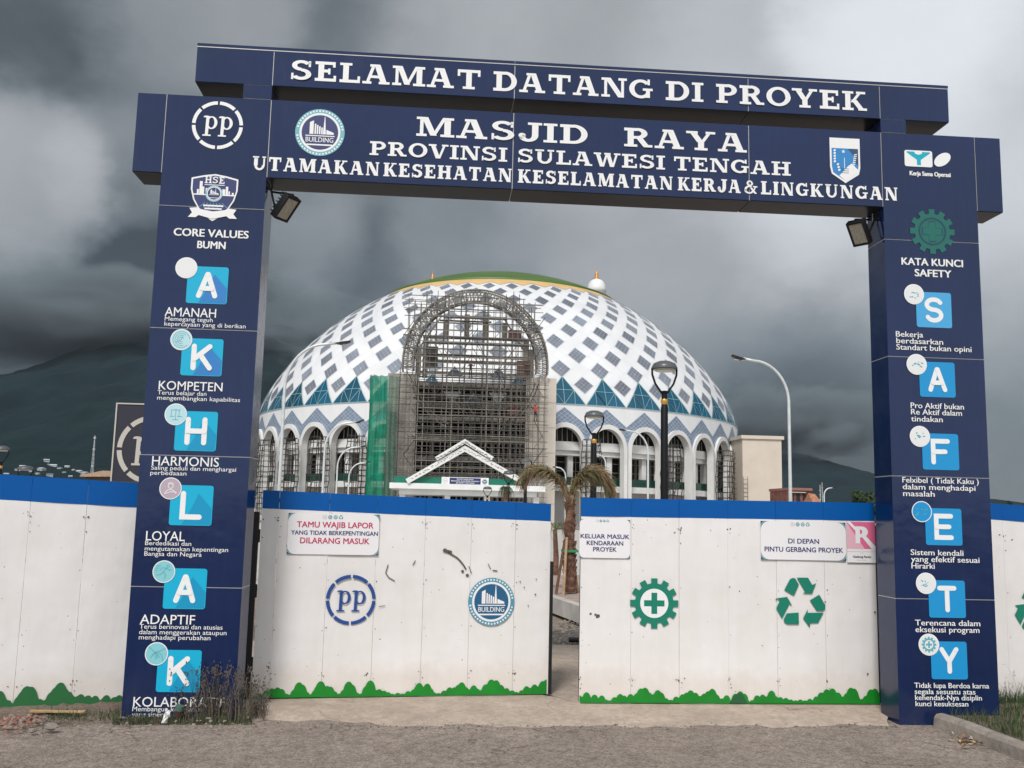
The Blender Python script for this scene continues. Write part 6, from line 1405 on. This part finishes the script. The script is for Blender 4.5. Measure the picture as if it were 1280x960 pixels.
# right kerb and grass bed
kp_ = [atz(px, py, 0) for px, py in ((1166, 909), (1196, 919), (1232, 934), (1280, 953), (1345, 982), (1420, 1020))]
mb = MB(); bed = [kp_[0]+Vector((-.02, .35, 0))]+[p+Vector((.10, .02, 0)) for p in kp_]+[Vector((14, kp_[-1].y, 0)), Vector((14, 1.9, 0)), Vector((XO-.3, 1.6, 0)), Vector((XO-.3, .5, 0))]
mb.add([(p.x, p.y, .085) for p in bed], [tuple(range(len(bed)))]); tag(mb.build('grass_bed', SOIL), kind='structure')
kt = thing('kerb', 'rounded grey concrete kerb curving away from the right pylon', 'kerb', (kp_[0].x, kp_[0].y, 0))
KM = mat('kerb_concrete', (.27, .235, .20), .9, var=.35, vscale=6, bump=.01, bscale=30)
for i in range(len(kp_)-1):
    a, b_ = kp_[i]-kp_[0], kp_[i+1]-kp_[0]; d = (b_-a).normalized(); n_ = Vector((-d.y, d.x, 0)); a = a+d*.006; b_ = b_-d*.006
    sec = [(0, 0), (.012, .085), (.035, .112), (.09, .118), (.125, .11), (.13, 0)]; vs = [p+n_*u+Vector((0, 0, v)) for p in (a, b_) for u, v in sec]
    MB_ = MB(); MB_.add(vs, [(j, j+6, (j+1) % 6+6, (j+1) % 6) for j in range(6)]+[(0, 1, 2, 3, 4, 5), (11, 10, 9, 8, 7, 6)]); MB_.build('kerb_stone', KM, kt)
def gbed(r):
    while True:
        q = atz(r.uniform(1178, 1420), r.uniform(872, 935), .09)
        xk = kp_[0].x-.0
        for a, b_ in zip(kp_, kp_[1:]):
            if b_.y <= q.y <= a.y: xk = a.x+(b_.x-a.x)*(a.y-q.y)/(a.y-b_.y)
        if q.x > xk+.17 and (q.x > XO+.01 or q.y < -.03) and q.y < 1.4: return (q.x, q.y, .085)
blades('grass', 5200, gbed, .03, .14, GR+[GR[0]], 7, .0035, 0, .5)
blades('grass', 900, near(1200, 1300, 866, 880, .09), .08, .24, GR[:2], 8, .004, 0, .5)
blades('dry_weeds', 110, near(1236, 1310, 868, 876, .09), .15, .42, DRY, 9, .0022, .6)
blades('dry_weeds', 40, near(1196, 1225, 884, 892, .09), .15, .36, DRY, 10, .002, .6)
# litter and leaves on the road by the kerb
mb = MB(); rv = random.Random(12); LM = [mat('dead_leaf', (.30, .15, .07), .8), mat('dead_leaf_pale', (.50, .38, .24), .8), mat('dead_leaf_dark', (.10, .05, .03), .8), PRINT]
for _ in range(75):
    q = atz(1213+rv.gauss(0, 10), 928+rv.gauss(0, 3.6), .0); a = rv.uniform(0, 6); L_ = rv.uniform(.012, .04); W_ = L_*.4; z = rv.uniform(.004, .03); dx, dy = cos(a), sin(a)
    mb.add([(q.x-dx*L_, q.y-dy*L_, z), (q.x-dy*W_, q.y+dx*W_, z+rv.uniform(0, .015)), (q.x+dx*L_, q.y+dy*L_, z+rv.uniform(0, .02)), (q.x+dy*W_, q.y-dx*W_, z)], [(0, 1, 2), (0, 2, 3)], rv.choice((0, 0, 1, 1, 2, 3)))
tag(mb.build('leaf_litter', LM), kind='stuff')
# ------------------------------------------------------------------ haze
HZ = bpy.data.materials.new('haze_air'); HZ.use_nodes = True; ht = HZ.node_tree; ht.nodes.clear(); ho = ht.nodes.new('ShaderNodeOutputMaterial'); hv = ht.nodes.new('ShaderNodeVolumePrincipled')
hv.inputs['Color'].default_value = (.70, .86, 1, 1); hv.inputs['Density'].default_value = 1.8e-5; hv.inputs['Anisotropy'].default_value = .0; ht.links.new(hv.outputs[0], ho.inputs['Volume'])
tag(MB().box(-8800, 8800, -2500, 8900, -20, 1700).build('haze', HZ), kind='stuff')
# low cloud lying on the upper slopes
def cloud(label, px, py, Y, wpx, hpx, depth, dens, seed):
    c = at(px, py, Y); k = (Y-CY)/FPX; m = bpy.data.materials.new('low_cloud_vapour'); m.use_nodes = True; t = m.node_tree; t.nodes.clear(); K = t.links
    o = t.nodes.new('ShaderNodeOutputMaterial'); v = t.nodes.new('ShaderNodeVolumePrincipled'); v.inputs['Color'].default_value = (.36, .43, .47, 1); K.new(v.outputs[0], o.inputs['Volume'])
    tc_ = t.nodes.new('ShaderNodeTexCoord'); n = t.nodes.new('ShaderNodeTexNoise'); n.inputs['Scale'].default_value = 1.9; n.inputs['Detail'].default_value = 5; n.inputs['Roughness'].default_value = .55
    mp_ = t.nodes.new('ShaderNodeMapping'); mp_.inputs['Location'].default_value = (seed*3.1, seed, 0); mp_.inputs['Scale'].default_value = (1.6, 1, .8); K.new(tc_.outputs['Object'], mp_.inputs[0]); K.new(mp_.outputs[0], n.inputs['Vector'])
    ln = t.nodes.new('ShaderNodeVectorMath'); ln.operation = 'LENGTH'; K.new(tc_.outputs['Object'], ln.inputs[0])
    a = t.nodes.new('ShaderNodeMath'); a.operation = 'SUBTRACT'; a.inputs[0].default_value = 1.; K.new(ln.outputs['Value'], a.inputs[1])
    b = t.nodes.new('ShaderNodeMath'); b.operation = 'MULTIPLY_ADD'; K.new(n.outputs['Fac'], b.inputs[0]); b.inputs[1].default_value = 2.2; b.inputs[2].default_value = -1.25
    d = t.nodes.new('ShaderNodeMath'); d.operation = 'ADD'; K.new(a.outputs[0], d.inputs[0]); K.new(b.outputs[0], d.inputs[1])
    e = t.nodes.new('ShaderNodeMath'); e.operation = 'MULTIPLY'; e.use_clamp = False; K.new(d.outputs[0], e.inputs[0]); e.inputs[1].default_value = dens
    g_ = t.nodes.new('ShaderNodeMath'); g_.operation = 'MAXIMUM'; K.new(e.outputs[0], g_.inputs[0]); g_.inputs[1].default_value = 0.; K.new(g_.outputs[0], v.inputs['Density'])
    mb = MB(); prof = [(sin(pi*i/12)+1e-3*(i in (0, 12)), -cos(pi*i/12)) for i in range(13)]; mb.lathe(prof, 20); ob = mb.build('low_cloud', m, loc=c); ob.scale = (wpx*k/2, depth, hpx*k/2); tag(ob, kind='stuff'); return ob
cloud('', 130, 400, 4000, 760, 130, 700, .022, 1); cloud('', 395, 445, 3300, 110, 44, 250, .006, 3); cloud('', 975, 530, 4450, 360, 110, 700, .018, 2)
